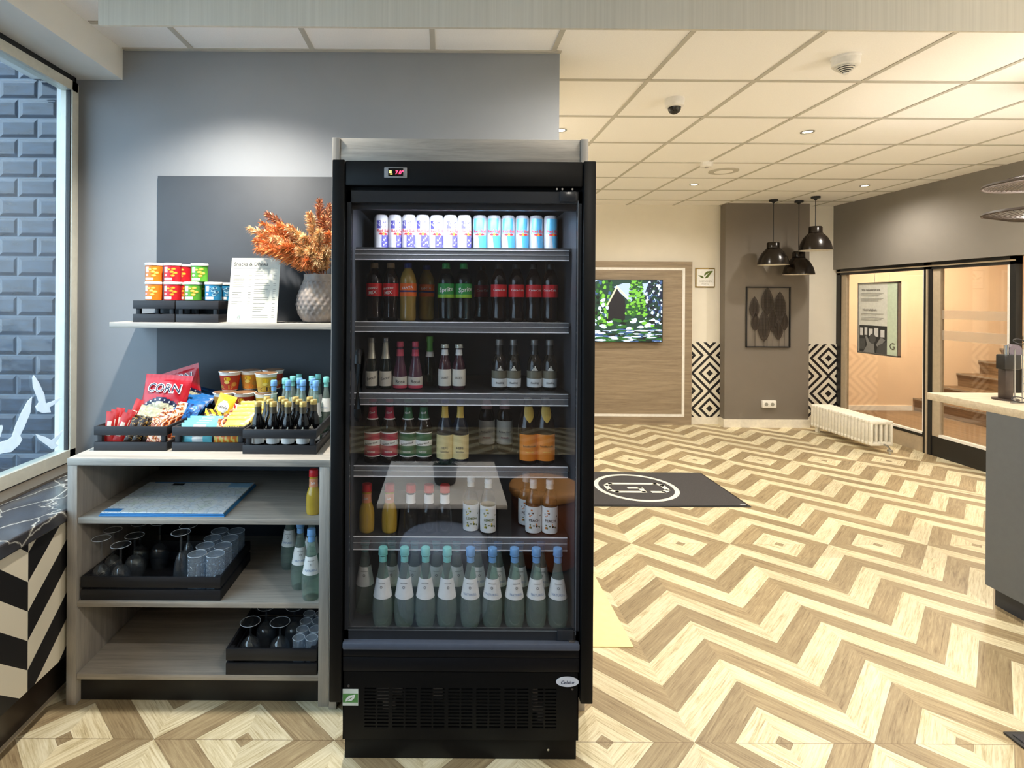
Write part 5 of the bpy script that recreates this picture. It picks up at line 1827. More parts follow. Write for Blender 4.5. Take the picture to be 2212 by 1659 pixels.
# ------------------------------------------------------------------ crisp tubs on the shelf crates
tubp = [(0.033, 0), (0.0365, 0.002), (0.0365, 0.076)]
def tub(name, c1, c2, c3):
    r = thing('crisp_tub', 'x', 'crisp tub')
    b_ = MB().mat(c1).lathe(tubp, 28).build('tub_body', r)
    MB().mat(M_PLASTIC_W).lathe([(0.0385, 0.074), (0.0390, 0.077), (0.0390, 0.083), (0.037, 0.0855), (0, 0.0855)], 28, close=False).build('lid', r)
    e = MB()
    rr = random.Random(len(name))
    pl = [(0.0365, 0), (0.0365, 0.1)]
    # pale panel and crisp shapes
    e.mat(M_WHITEP).band(pl, 0.042, 0.066, 0.0004, -0.75, -0.25, 6, nz=2)
    e.band(pl, 0.006, 0.018, 0.0004, -0.8, 0.3, 6, nz=2)
    def oval(a, zc, ra, rz_, m, off):
        vv = []
        for i in range(14):
            t = 2 * PI * i / 14
            aa = a + ra * math.cos(t) / 0.0365
            vv.append(((0.0365 + off) * math.sin(aa), -(0.0365 + off) * math.cos(aa), zc + rz_ * math.sin(t)))
        e.mat(m).flatpoly(vv)
    for (a, zc, s_) in ((0.45, 0.058, 1), (0.25, 0.045, 1), (0.65, 0.040, 1.1), (0.35, 0.028, 1), (-0.1, 0.055, 0.8)):
        oval(a, zc, 0.010 * s_, 0.0055 * s_, c2, 0.0009)
        oval(a + 0.03, zc + 0.001, 0.006 * s_, 0.003 * s_, c3, 0.0013)
    oval(-0.5, 0.03, 0.008, 0.006, flat('pink_print', (240, 190, 190), 0.5), 0.0009)
    e.build('print', b_, smooth=False)
    return r
M_YEL = flat('crisp_yellow', (250, 200, 70), 0.5)
M_YEL2 = flat('crisp_pale', (255, 226, 130), 0.5)
to = tub('orange', flat('tub_orange', (240, 130, 30), 0.4), M_YEL, M_YEL2)
trd = tub('reddd', flat('tub_red', (212, 28, 44), 0.4), flat('crisp_orange', (248, 150, 50), 0.5), M_YEL)
tg = tub('green', flat('tub_green', (90, 168, 50), 0.4), M_YEL, M_YEL2)
tb_ = tub('blu', flat('tub_blue', (40, 130, 176), 0.4), flat('tub_pale_blue', (170, 214, 232), 0.4), flat('tub_deep_blue', (24, 84, 130), 0.4))
zc0 = SHZ + 0.0985
GT = 'crisp tubs on the wall shelf crates'
YT = SHY + 0.07
tubs = [(to, 333, YT, 0, 'orange crisp tub, lower one of the orange pair'), (to, 333, YT, 1, 'orange crisp tub, upper one of the orange pair'),
        (trd, 373, YT, 0, 'red crisp tub, lower row in front, right of the orange tub'), (trd, 373, YT, 1, 'red crisp tub, upper row in front, right of the orange tub'),
        (trd, 400, YT + 0.075, 0, 'red crisp tub, lower row, partly hidden behind the green tub'), (trd, 394, YT + 0.075, 1, 'red crisp tub, upper row, set back behind its red neighbour'),
        (tg, 417, YT - 0.004, 0, 'green crisp tub, lower row in front'), (tg, 431, YT + 0.012, 1, 'green crisp tub, single one in the upper row'),
        (tg, 446, YT + 0.074, 0, 'green crisp tub, lower row, set back before the blue tubs'),
        (tb_, 461, YT - 0.006, 0, 'blue crisp tub, left one beside the green tubs'), (tb_, 489, YT + 0.066, 0, 'blue crisp tub, right one behind the price card')]
for (b_, px, Y, lv, lb) in tubs:
    place(b_, px, Y, zc0 + 0.0858 * lv, lb, GT, random.uniform(-0.15, 0.15))

# price card
r = thing('price_card', 'white upright snacks and drinks price card on the wall shelf', 'price card', (P(545, 694, SHY + 0.02).x, SHY + 0.012, SHZ + 0.0015), rot=(-0.2, 0, 0))
M_CARD = flat('card_white', (200, 197, 184), 0.4)
MB().mat(M_CARD).box(-0.112, 0.112, -0.002, 0.002, 0, 0.30).build('board', r, smooth=False)
MB().mat(M_CARD).box(-0.05, 0.05, 0.003, 0.006, 0.0, 0.12).build('rear_strut', r, smooth=False)
M_PALEG = flat('pale_grey_ink', (84, 84, 78), 0.5)
M_INKD = flat('dark_grey_ink', (44, 44, 40), 0.5)
t = MB().mat(M_INKD).text('Snacks & Drinks', front(-0.022, -0.0026, 0.272), 0.024, maxw=0.155)
t.mat(M_PALEG).box(-0.10, 0.10, -0.0024, -0.002, 0.2515, 0.2525)
rr = random.Random(2)
for (xa, xb, n) in ((-0.098, -0.014, 18), (0.0, 0.098, 24)):
    zz = 0.235
    for i in range(n):
        if rr.random() < 0.8:
            t.box(xa, xa + (xb - xa) * rr.uniform(0.3, 0.75), -0.0024, -0.002, zz, zz + 0.0012)
            t.box(xb - 0.012, xb, -0.0024, -0.002, zz, zz + 0.0012)
        zz -= 0.0088 if n == 18 else 0.0092
t.mat(flat('pale_mint', (200, 226, 210), 0.5)).box(-0.105, -0.012, -0.0024, -0.002, 0.006, 0.042)
t.mat(M_GREYP).text('G', front(-0.06, -0.003, 0.023), 0.022)
t.build('lettering', r, smooth=False)

# vase and dried grasses
vx = P(692, 690, 2.59).x
va = thing('vase', 'grey brown textured vase beside the fridge on the wall shelf', 'vase', (vx, 2.59, SHZ))
vp = grow([(0.066, 0), (0.078, 0.004), (0.100, 0.03), (0.114, 0.07), (0.112, 0.11), (0.100, 0.15), (0.084, 0.185), (0.076, 0.205), (0.078, 0.225)], 2)
dense = []
for a, b_ in zip(vp, vp[1:]):
    dense += [(a[0] + (b_[0] - a[0]) * t / 3, a[1] + (b_[1] - a[1]) * t / 3) for t in range(3)]
dense.append(vp[-1])
def dia(r_, z_, a):
    k = abs(math.sin(11 * a + z_ * 75)) * abs(math.sin(11 * a - z_ * 75))
    return r_ * (1 - 0.05 * (1 - k) * (1 if 0.01 < z_ < 0.19 else 0.2))
vm, g, b = base('vase_clay', (0.2, 0.17, 0.15), 0.6)
f = g.noise(g.coord(), 14, 5)
g.l.new(g.ramp(f, [(0.3, lin((92, 84, 82))), (0.6, lin((134, 122, 112))), (0.8, lin((160, 142, 122)))]), b.inputs['Base Color'])
MB().mat(vm).lathe(dense, 132, close=False, rmod=dia).build('vase_body', va)
MB().mat(vm).lathe([(0.078, 0.225), (0.070, 0.224), (0.066, 0.18), (0, 0.17)], 48, close=False).build('vase_inner', va)

M_PL1 = flat('pampas_orange', (226, 150, 90), 0.9, vscale=60, var=0.25)
M_PL2 = flat('pampas_rust', (170, 104, 72), 0.9, vscale=60, var=0.3)
M_PL3 = flat('pampas_cream', (240, 200, 150), 0.9, vscale=60, var=0.25)
gp = thing('dried_grass_bouquet', 'orange dried pampas grass bouquet standing in the vase', 'dried grass', (vx, 2.59, SHZ + 0.175))
base_ = Vector((0, 0, 0.0))
tips = [((540, 494), -0.02, M_PL3), ((552, 520), -0.10, M_PL1), ((556, 536), -0.14, M_PL1), ((578, 462), 0.02, M_PL2), ((575, 500), -0.08, M_PL1),
        ((602, 484), -0.06, M_PL1), ((560, 508), -0.04, M_PL1), ((625, 490), -0.09, M_PL3), ((690, 434), 0.03, M_PL2), ((668, 462), -0.06, M_PL3), ((712, 444), 0.05, M_PL2),
        ((655, 512), -0.12, M_PL3), ((690, 500), -0.12, M_PL3), ((712, 505), -0.08, M_PL1), ((722, 480), 0.02, M_PL2), ((645, 540), -0.12, M_PL3), ((610, 530), -0.12, M_PL1), ((668, 540), -0.13, M_PL3), ((700, 470), -0.03, M_PL2), ((590, 515), -0.1, M_PL3),
        ((660, 565), -0.13, M_PL1), ((682, 560), -0.12, M_PL3), ((640, 560), -0.10, M_PL1), ((704, 540), -0.1, M_PL3), ((566, 482), -0.05, M_PL1), ((585, 535), -0.12, M_PL1), ((630, 505), -0.05, M_PL1)]
rp = random.Random(11)
for (pt, dy_, m_) in tips:
    tip = P(pt[0], pt[1], 2.59 + dy_) - Vector(gp.location)
    st = Vector((rp.uniform(-0.03, 0.03), rp.uniform(-0.03, 0.03), 0.0))
    neck = Vector((st.x * 1.3 + tip.x * 0.12, st.y * 1.3 + tip.y * 0.12, 0.07))
    mid = Vector((tip.x * 0.45, tip.y * 0.6, 0.07 + (tip.z - 0.07) * 0.62 + 0.02))
    pts = []
    for i in range(15):
        t = i / 14
        a = st * (1 - t) ** 3 + neck * 3 * t * (1 - t) ** 2 + mid * 3 * t * t * (1 - t) + tip * t ** 3
        pts.append(a)
    q = MB().mat(M_PL2).tube(pts, [0.0018] * 15, 4)
    Ln = (tip - st).length
    nb = 620
    for k in range(nb):
        t = 0.30 + 0.7 * (k / nb)
        i = min(13, int(t * 14))
        p0 = pts[i].lerp(pts[i + 1], t * 14 - i)
        d = (pts[i + 1] - pts[i]).normalized()
        env = math.sin(PI * min(1, max(0.02, (t - 0.27) / 0.76))) ** 0.7
        ln = (0.034 + 0.024 * rp.random()) * (0.35 + 0.65 * env)
        side = Vector((rp.gauss(0, 1), rp.gauss(0, 1), rp.gauss(0, 1)))
        side = (side - d * side.dot(d)).normalized()
        dirn = (d * rp.uniform(0.5, 1.0) + side * rp.uniform(0.35, 0.9)).normalized()
        e1 = p0 + dirn * ln * 0.55 + Vector((0, 0, -0.001))
        e2 = p0 + dirn * ln + Vector((0, 0, -ln * rp.uniform(0.05, 0.35)))
        wv = dirn.cross(Vector((rp.gauss(0, 1), rp.gauss(0, 1), rp.gauss(0, 1)))).normalized() * rp.uniform(0.0014, 0.0028)
        q.mat(m_ if rp.random() < 0.75 else rp.choice([M_PL1, M_PL2, M_PL3]))
        q.add([p0 - wv * 0.5, p0 + wv * 0.5, e1 + wv, e2, e1 - wv], [(0, 1, 2, 3, 4)])
    q.build('plume', gp, smooth=False)


# ------------------------------------------------------------------ snack packs
def pillow(m, w, h, t, colfn, T=None, nx=14, ny=18, seal=0.08, wr=0.0, seed=0):
    """filled bag, local x right, z up, front -y, centred; colfn(u,v) -> material"""
    rw = random.Random(seed)
    ph = [rw.uniform(0, 6.28) for _ in range(6)]
    for side in (-1, 1):
        vs, idx = [], {}
        for j in range(ny + 1):
            v = j / ny
            for i in range(nx + 1):
                u = i / nx
                eu = min(u, 1 - u) * 2
                ev = max(0.0, (min(v, 1 - v) - seal) / (0.5 - seal))
                bulge = (eu ** 0.5) * (ev ** 0.55)
                sh = 1 - 0.06 * math.sin(PI * v) * 1.0
                x = (u - 0.5) * w * sh
                z = (v - 0.5) * h
                n = wr * t * (math.sin(9 * u + ph[0] + 5 * v) * math.sin(7 * v + ph[1]) + 0.6 * math.sin(17 * u + ph[2]) * math.sin(13 * v + ph[3]))
                y = side * (t / 2 * bulge + n * min(1, bulge * 2) + 0.0004)
                if ev == 0:
                    y += 0.0012 * math.sin(u * 60)
                vs.append((x, y, z))
        for j in range(ny):
            for i in range(nx):
                a = j * (nx + 1) + i
                m.mat(colfn((i + 0.5) / nx, (j + 0.5) / ny))
                f = (a, a + 1, a + nx + 2, a + nx + 1)
                m.add([vs[k] for k in f], [(0, 1, 2, 3) if side < 0 else (3, 2, 1, 0)], T)
    return m


def weld(o, d=0.00005):
    bm = bmesh.new()
    bm.from_mesh(o.data)
    bmesh.ops.remove_doubles(bm, verts=bm.verts[:], dist=d)
    bm.to_mesh(o.data)
    bm.free()
    for p in o.data.polygons:
        p.use_smooth = True
    return o


def bagY(x, z, w, h, t, seal):
    u, v = x / w + 0.5, z / h + 0.5
    eu = max(0, min(u, 1 - u)) * 2
    ev = max(0.0, (min(v, 1 - v) - seal) / (0.5 - seal))
    return -(t / 2 * (eu ** 0.5) * (ev ** 0.55)) - 0.002


def pack_thing(name, label, cat, loc, rot, w, h, t, colfn, texts=(), group=None, wr=0.05, seal=0.08, seed=0, nx=14, ny=18):
    r = thing(name, label, cat, loc, rot=rot, group=group)
    o = weld(pillow(MB(), w, h, t, colfn, nx=nx, ny=ny, seal=seal, wr=wr, seed=seed).build('wrapper', r))
    if texts:
        q = MB()
        for (s1, x, z, size, mt_, mw, bold) in texts:
            vs, fs = text_data(s1, 1.0, bold, 0.0)
            ww = max(v[0] for v in vs) - min(v[0] for v in vs)
            size_ = min(size, mw / ww)
            out = []
            for (a, b_) in vs:
                X, Z = x + a * size_, z + (b_ - 0.35) * size_
                out.append((X, bagY(X, Z, w, h, t, seal) - 0.0035 - (0.0008 if mt_ is not M_WHITEP else 0), Z))
            q.mat(mt_).add(out, fs)
        q.build('lettering', o, smooth=False)
    return r


M_BRED = flat('bag_red', (176, 18, 34), 0.25)
M_BNAVY = flat('bag_navy', (28, 34, 66), 0.25)
M_POP = flat('popcorn_cream', (226, 214, 178), 0.35, vscale=90, var=0.45)
def popcol(u, v):
    arch = 0.60 - 0.9 * (u - 0.5) ** 2 * 1.0
    if v > arch:
        return M_BRED
    if v > arch - 0.08:
        return M_BNAVY
    return M_POP
def popbag(label, loc, rot, txt, seed, w=0.225, h=0.255, t=0.07):
    r = pack_thing('popcorn_bag', label, 'snack bag', loc, rot, w, h, t, popcol,
                   [(txt, 0, h * 0.26, 0.062, M_WHITEP, w * 0.70, 0.045), (txt, 0, h * 0.26, 0.060, M_BNAVY, w * 0.66, 0.0)], group='popcorn bags', nx=26, ny=40, seed=seed, wr=0.06)
    e = MB().mat(M_WHITEP)
    for k in range(9):
        u = 0.1 + 0.1 * k
        v = 0.60 - 0.9 * (u - 0.5) ** 2 - 0.04
        X, Z = (u - 0.5) * w * 0.96, (v - 0.5) * h
        pts = []
        for i in range(10):
            rr_ = 0.0052 if i % 2 == 0 else 0.0022
            pts.append((X + rr_ * math.sin(i * PI / 5), bagY(X, Z, w, h, t, 0.08) - 0.003, Z + rr_ * math.cos(i * PI / 5)))
        e.flatpoly(pts)
    e.build('star_print', r, smooth=False)
    return r
popbag('red popcorn bag with large lettering, front one in the crate by the window', P(354, 872, 2.43), (-0.30, 0.03, -0.12), 'CORN', 1)
popbag('red popcorn bag tilted behind the front popcorn bag', P(393, 846, 2.55), (-0.25, -0.30, -0.1), 'CORN', 2, w=0.20, h=0.22, t=0.06)
# third, pale bag lies low
M_PALE = flat('pale_popcorn_film', (180, 180, 152), 0.25, vscale=70, var=0.4)
pack_thing('snack_bag', 'clear bag of pale popcorn lying low in front of the red bags', 'snack bag', P(325, 903, 2.33), (-0.7, 0.25, 0.1), 0.12, 0.10, 0.03, lambda u, v: M_PALE, seed=8, wr=0.2)

M_KR = flat('wrapper_red', (206, 44, 40), 0.35)
M_KW = flat('wrapper_white_print', (246, 222, 204), 0.35)
M_GOLDW = flat('wrapper_gold', (196, 150, 70), 0.3, 0.3)
M_BRW = flat('wrapper_dark_brown', (64, 38, 26), 0.35)
M_ORW = flat('wrapper_orange', (238, 130, 40), 0.35)
M_BLW = flat('wrapper_blue', (24, 106, 178), 0.3)
M_BLW2 = flat('wrapper_deep_blue', (16, 60, 110), 0.3)
M_LBW = flat('wrapper_light_blue', (120, 214, 228), 0.3)
M_YW = flat('wrapper_yellow', (240, 214, 110), 0.3)
M_YW2 = flat('wrapper_golden_yellow', (236, 190, 40), 0.3)
M_MIXO = mottled('wrapper_orange_mix', [(120, 40, 24), (238, 130, 50), (250, 226, 200), (250, 226, 200), (226, 70, 40)], 42)
M_MIXG = mottled('wrapper_gold_mix', [(40, 26, 18), (60, 40, 26), (196, 150, 70), (238, 190, 150)], 60)
M_MIXB = mottled('wrapper_blue_mix', [(14, 50, 110), (24, 96, 170), (30, 120, 190), (150, 206, 230)], 40)
CF = ZT + 0.0095
def bar_thing(label, px, Y, tilt, lean, w, h, t, colfn, group, texts=(), seed=0, zlow=None, rz=0.0, cat='chocolate bar', name='chocolate_bar'):
    X = P(px, 915, Y).x
    z = (zlow if zlow is not None else CF) + h / 2 * math.cos(lean) * math.cos(tilt) + 0.004
    return pack_thing(name, label, cat, (X, Y, z), (lean, tilt, rz), w, h, t, colfn, texts, group, 0.04, 0.07, seed, 8, 14)
def kcol(u, v):
    return M_KW if (0.25 < u < 0.8 and 0.28 < v < 0.72) else M_KR
GR = 'red chocolate bars in the crate by the window'
rb = [(236, 2.225, 0.05, -0.1), (244, 2.265, 0.10, -0.12), (254, 2.305, 0.12, -0.15), (262, 2.228, 0.30, -0.12), (272, 2.275, 0.32, -0.15), (286, 2.345, 0.30, -0.2)]
rbl = ['leftmost red chocolate bar standing upright in the crate by the window', 'red chocolate bar just behind the leftmost one', 'red chocolate bar with dark top end behind the first two',
       'tilted red chocolate bar with pale lettering in front', 'tilted red chocolate bar behind the front tilted one', 'red chocolate bar standing highest beside the popcorn bag']
for i, ((px, Y, ti, le), lb) in enumerate(zip(rb, rbl)):
    bar_thing(lb, px, Y, ti, le, 0.036, 0.135 if i < 5 else 0.17, 0.012, kcol, GR, seed=i)
gb = [(284, 2.225, 0.32), (301, 2.225, 0.30), (316, 2.235, 0.2), (292, 2.265, 0.25)]
def gcol(u, v):
    return M_MIXG
for i, (px, Y, ti) in enumerate(gb):
    bar_thing(['brown and gold chocolate bar next to the red bars', 'brown and gold chocolate bar, second from the red bars', 'brown and gold chocolate bar, farthest right of its row', 'brown and gold chocolate bar tucked behind the other gold ones'][i],
              px, Y, ti, -0.1, 0.034, 0.115, 0.013, gcol, 'brown and gold chocolate bars', seed=20 + i)
def ocol(u, v):
    return M_MIXO
ob = [(333, 2.225, 0.15, 0.115), (349, 2.225, -0.1, 0.12), (340, 2.275, 0.5, 0.15), (362, 2.275, 0.3, 0.14), (376, 2.33, 0.35, 0.15), (384, 2.38, 0.2, 0.15)]
ol = ['orange and white wrapped bar, front left of the orange ones', 'orange and white wrapped bar, front right of the orange ones', 'orange and white bar slanting behind the front two',
      'orange and white bar leaning to the right in the middle', 'orange and white bar close to the right crate side', 'orange and white bar farthest back before the blue packs']
for i, (px, Y, ti, h) in enumerate(ob):
    bar_thing(ol[i], px, Y, ti, -0.25, 0.042, h, 0.016, ocol, 'orange and white wrapped bars', seed=30 + i)
bp = [(403, 2.40), (415, 2.45), (428, 2.50), (440, 2.55), (452, 2.60)]
for i, (px, Y) in enumerate(bp):
    px = 0
    q = P((404, 414, 424, 433, 440)[i], (884, 876, 869, 863, 858)[i], Y)
    X = q.x
    pack_thing('biscuit_pack', ['foremost', 'second', 'third', 'fourth', 'rearmost'][i] + ' of the blue biscuit packs along the right crate side', 'biscuit pack',
               (X, Y, q.z), (-0.75, 0.18, -0.15), 0.125, 0.10, 0.022, (lambda u, v: M_MIXB if v < 0.8 else M_BLW) if i < 3 else (lambda u, v: M_BLW2 if (v * 7 % 1) > 0.2 else M_BLW),
               group='blue biscuit packs', seed=50 + i, wr=0.06)

# ---- crate 2
def lcol(u, v):
    return M_WHITEP if (0.35 < u < 0.7 and 0.3 < v < 0.7) else M_LBW
for i in range(4):
    pack_thing('wafer_bar', ['frontmost', 'second', 'third', 'rearmost'][i] + ' light blue wafer bar lying across the middle crate', 'wafer bar',
               (-0.985, 2.222 + 0.026 * i, CF + 0.078 + 0.004 * i), (-0.6, 0, 0), 0.148, 0.038, 0.014, lcol, group='light blue wafer bars', seed=70 + i, ny=8, wr=0.04)
pack_thing('wafer_bar', 'light blue wafer bar at the bottom of the middle crate, seen through the slat gap', 'wafer bar',
           (-0.990, 2.220, CF + 0.034), (0, 0, 0), 0.125, 0.05, 0.02, lcol, group='light blue wafer bars', seed=76, ny=8, wr=0.04)
pack_thing('biscuit_pack', 'red and yellow pack at the bottom of the middle crate, seen through the slat gap', 'biscuit pack',
           (-0.868, 2.220, CF + 0.034), (0, 0, 0), 0.115, 0.05, 0.02, lambda u, v: M_ORW if math.sin(u * 30 + v * 5) > 0 else M_YW, group='orange packs in the middle crate', seed=77, ny=8, wr=0.04)
for i in range(3):
    pack_thing('biscuit_pack', ['front', 'middle', 'rear'][i] + ' orange and white pack between the wafers and the gummy bags', 'biscuit pack',
               (-0.902 + 0.006 * i, 2.235 + 0.045 * i, CF + 0.078 + 0.010 * i), (-0.6, 0.05, 0.0), 0.035, 0.07, 0.012, ocol, group='orange packs in the middle crate', seed=80 + i)
ycol = lambda u, v: M_YW if (v * 5 % 1) > 0.16 else M_YW2
for i in range(5):
    pack_thing('gummy_bag', ['frontmost', 'second', 'third', 'fourth', 'rearmost'][i] + ' yellow bag of gummy sweets in the middle crate', 'sweet bag',
               (-0.845 + 0.004 * i, 2.240 + 0.036 * i, CF + 0.082 + 0.010 * i), (-0.85, 0, 0.02 * i), 0.105 if i else 0.11, 0.085, 0.020, ycol,
               [('HARIBO', 0, -0.018, 0.02, M_BLACKP, 0.075, 0.01)] if i == 0 else [], group='yellow gummy bags', seed=90 + i, wr=0.05)
pack_thing('sweet_bag', 'golden yellow sweet bag with white round print, upright before the noodle cups', 'sweet bag',
           P(484, 880, 2.37), (-0.35, 0.22, -0.2), 0.085, 0.11, 0.03, lambda u, v: M_WHITEP if ((u - 0.5) ** 2 / 0.09 + (v - 0.5) ** 2 / 0.06 < 1) else M_YW2,
           [("m&m's", 0, 0, 0.03, M_BRW, 0.045, 0.02)], seed=101, nx=16, ny=20)
pack_thing('sweet_bag', 'golden brown sweet bag lying below the upright yellow one', 'sweet bag',
           P(463, 899, 2.33), (-0.9, 0.2, 0.3), 0.085, 0.07, 0.02, lambda u, v: M_YW2 if math.sin(u * 20 + v * 9) > -0.3 else M_BRW, seed=102)
pack_thing('sweet_bag', 'white and red sweet bag beside the upright yellow one', 'sweet bag',
           P(500, 886, 2.42), (-0.6, 0.4, 0.2), 0.05, 0.07, 0.02, lambda u, v: M_WHITEP if (u + v) % 0.5 < 0.3 else M_KR, seed=103)

cupp = [(0.033, 0), (0.0345, 0.002), (0.0465, 0.082)]
def cup(c1, c2):
    r = thing('noodle_cup', 'x', 'noodle cup')
    b_ = MB().mat(M_LCREAM).lathe(cupp, 30).build('cup_body', r)
    e = MB().mat(c1).band(cupp, 0.004, 0.070, 0.0005, -PI, PI, 30)
    s_ = e.build('sleeve', r)
    d = MB()
    def oval(a, zc, ra, rz_, m, off):
        vv = []
        for i in range(14):
            t = 2 * PI * i / 14
            zz = zc + rz_ * math.sin(t)
            rr_ = rad(cupp, zz) + off
            aa = a + ra * math.cos(t) / rr_
            vv.append((rr_ * math.sin(aa), -rr_ * math.cos(aa), zz))
        d.mat(m).flatpoly(vv)
    oval(0.15, 0.055, 0.015, 0.010, M_YW2, 0.0012)
    oval(0.1, 0.040, 0.012, 0.007, M_YW, 0.0014)
    oval(0.15, 0.017, 0.024, 0.010, c2, 0.0011)
    oval(0.9, 0.030, 0.012, 0.010, M_GOLDW, 0.0012)
    oval(-0.7, 0.020, 0.012, 0.008, M_GOLDW, 0.0012)
    d.build('print', s_, smooth=False)
    MB().mat(M_WHITEP).lathe([(0.0465, 0.080), (0.0495, 0.082), (0.0500, 0.085), (0.0485, 0.0865), (0.046, 0.086)], 32, close=False).build('rim', r)
    MB().mat(flat('cup_lid_foil', (150, 112, 80), 0.35, 0.2, vscale=40, var=0.35)).lathe([(0.0480, 0.0868), (0, 0.0880)], 30, close=False).prism([(-0.018, -0.046), (0.018, -0.046), (0.012, -0.0535), (-0.012, -0.0535)], Matrix.Translation((0, 0, 0.0862)), 0.001).build('foil_lid', r)
    return r
ca, cb2, cc = cup(flat('cup_red', (180, 56, 36), 0.4), M_GOLDW), cup(flat('cup_amber', (206, 140, 50), 0.4), M_ORW), cup(flat('cup_gold', (206, 166, 60), 0.4), M_BRW)
GN = 'noodle cups in the middle crate'
H1 = 0.0885
cups = [(cb2, 485, 2.49, 0, 'noodle cup at the base of the stack, left'), (ca, 529, 2.49, 0, 'noodle cup at the base of the stack, centre'), (cc, 575, 2.47, 0, 'noodle cup at the base of the stack, right'),
        (cb2, 485, 2.49, 1, 'amber noodle cup, left of the middle row, behind the upright yellow bag'), (ca, 529, 2.49, 1, 'red noodle cup, centre of the middle row'), (cc, 575, 2.47, 1, 'gold noodle cup, right of the middle row behind the wine bottles'),
        (ca, 497, 2.53, 2, 'red noodle cup, leftmost of the top row'), (cb2, 541, 2.57, 2, 'amber noodle cup, second of the top row'), (cc, 575, 2.48, 2, 'gold noodle cup standing furthest forward in the top row'),
        (ca, 590, 2.59, 2, 'noodle cup at the right end of the top row, half hidden')]
for (b_, px, Y, lv, lb) in cups:
    zz = CF + 0.002 + H1 * lv
    x = P(px, 850, Y).x
    x = min(x, -0.838)
    c = place(b_, px, Y, zz, lb, GN, random.uniform(-0.2, 0.2))
    c.location.x = max(min(x, -0.8) if lv == 0 else P(px, 850, Y).x, -1.01)
    if px == 590:
        c.location.z = zz - 0.0
# ---- crate 3: small red wine bottles and water bottles
winep = [(0.021, 0), (0.0248, 0.004), (0.0248, 0.095), (0.022, 0.112), (0.0145, 0.130), (0.0128, 0.142), (0.0125, 0.172)]
wi = bottle('wine_bottle', 'x', 'bottle', winep, flat('black_red_wine_glass', (12, 11, 12), 0.07), (0.170, 0.186, 0.0142, flat('gold_cap', (216, 186, 110), 0.3, 0.4)),
            [('label', 0.022, 0.068, M_WHITEP, 2.0, [('Merlot', 0.05, 0.012, M_GINK, 0.03, 0.0)], []), ('neck_foil', 0.140, 0.170, flat('bronze_foil', (96, 88, 74), 0.35, 0.5), PI, [], [])])
for ch in wi.children:
    if ch.name.startswith('label'):
        e = MB().mat(M_LCREAM)
        pl = [(0.0248, 0.0), (0.0248, 0.2)]
        for (a0, a1, zt) in ((-0.35, -0.22, 0.077), (-0.2, -0.05, 0.082), (-0.03, 0.12, 0.089), (0.14, 0.26, 0.080), (0.28, 0.4, 0.075)):
            e.band(pl, 0.071, zt, 0.0012, a0, a1, 2, nz=1)
        e.build('emblem', ch, smooth=False)
GW = 'small dark wine bottles in the crate beside the fridge'
n_ = 0
for j, (Y, xs_) in enumerate(((2.208, (-0.742, -0.681, -0.622, -0.562)), (2.262, (-0.711, -0.650, -0.592, -0.532)), (2.320, (-0.742, -0.681, -0.622, -0.562)))):
    for i, x in enumerate(xs_):
        c = place(wi, 600, Y, CF + 0.001, 'gold capped dark wine bottle, %s in the %s row of the crate by the fridge' % (['leftmost', 'second', 'third', 'rightmost'][i], ['front', 'middle', 'rear'][j]), GW, random.uniform(-0.2, 0.2))
        c.location.x = x
swp = [(q[0] * 0.80, q[1] * 0.92) for q in wprof]
def swater(capm):
    return bottle('water_bottle', 'x', 'bottle', swp, T_WAT, (0.224, 0.245, 0.0135, capm),
                  [('label', 0.091, 0.150, M_WHITEP, 1.9, [('NATURELL', 0.11, 0.011, flat('ink_pale_blue', (150, 170, 200), 0.5), 0.035, 0.0)], []), ('neck_ring', 0.2, 0.217, capm, PI, [], [])], liquid=(0.17, T_WLIQ), cut=1)
sw1, sw2 = swater(M_SKY), swater(M_TEAL)
ww = [(sw1, -0.735, 2.39, 'front left'), (sw1, -0.675, 2.395, 'front, second from left'), (sw1, -0.612, 2.40, 'front, third from left'), (sw1, -0.553, 2.385, 'front right'),
      (sw2, -0.705, 2.455, 'second row left'), (sw1, -0.643, 2.46, 'second row middle'), (sw1, -0.582, 2.455, 'second row right'),
      (sw2, -0.690, 2.525, 'third row left'), (sw2, -0.605, 2.53, 'third row middle'), (sw2, -0.532, 2.50, 'third row right'),
      (sw2, -0.680, 2.592, 'rear left'), (sw2, -0.590, 2.595, 'rear right')]
for (b_, x, Y, w_) in ww:
    c = place(b_, 650, Y, CF + 0.001, 'small water bottle with %s cap in the crate beside the fridge, %s' % ('blue' if b_ is sw1 else 'teal', w_), 'small water bottles in the crate beside the fridge', random.uniform(-0.3, 0.3))
    c.location.x = x

# ------------------------------------------------------------------ cabinet contents
# folded city map sheets
mp = thing('city_map', 'stack of blue and white city maps on the upper cabinet shelf', 'map', (-1.075, 2.28, SZ[0]))
def mapmat():
    m, g, b = base('map_print', (0.7, 0.8, 0.85), 0.35)
    n1 = g.noise(g.coord(), 9, 6, 0.7, 1.5)
    v = g.new('ShaderNodeTexVoronoi', feature='DISTANCE_TO_EDGE')
    g.l.new(g.coord(), v.inputs['Vector'])
    v.inputs['Scale'].default_value = 34
    f = v.outputs['Distance']
    c = g.ramp(n1, [(0.35, lin((222, 234, 222))), (0.5, lin((242, 246, 248))), (0.7, lin((214, 232, 244)))])
    k = g.m('LESS_THAN', f, 0.05)
    g.l.new(g.mix(g.m('MULTIPLY', k, 0.3), c, lin((130, 142, 150))), b.inputs['Base Color'])
    return m
MM = mapmat()
M_MB = flat('map_blue', (60, 140, 206), 0.4)
a0 = Matrix(((1, 0, 0, 0), (0, 1, 0, 0), (0, 0, 1, 0), (0, 0, 0, 1)))
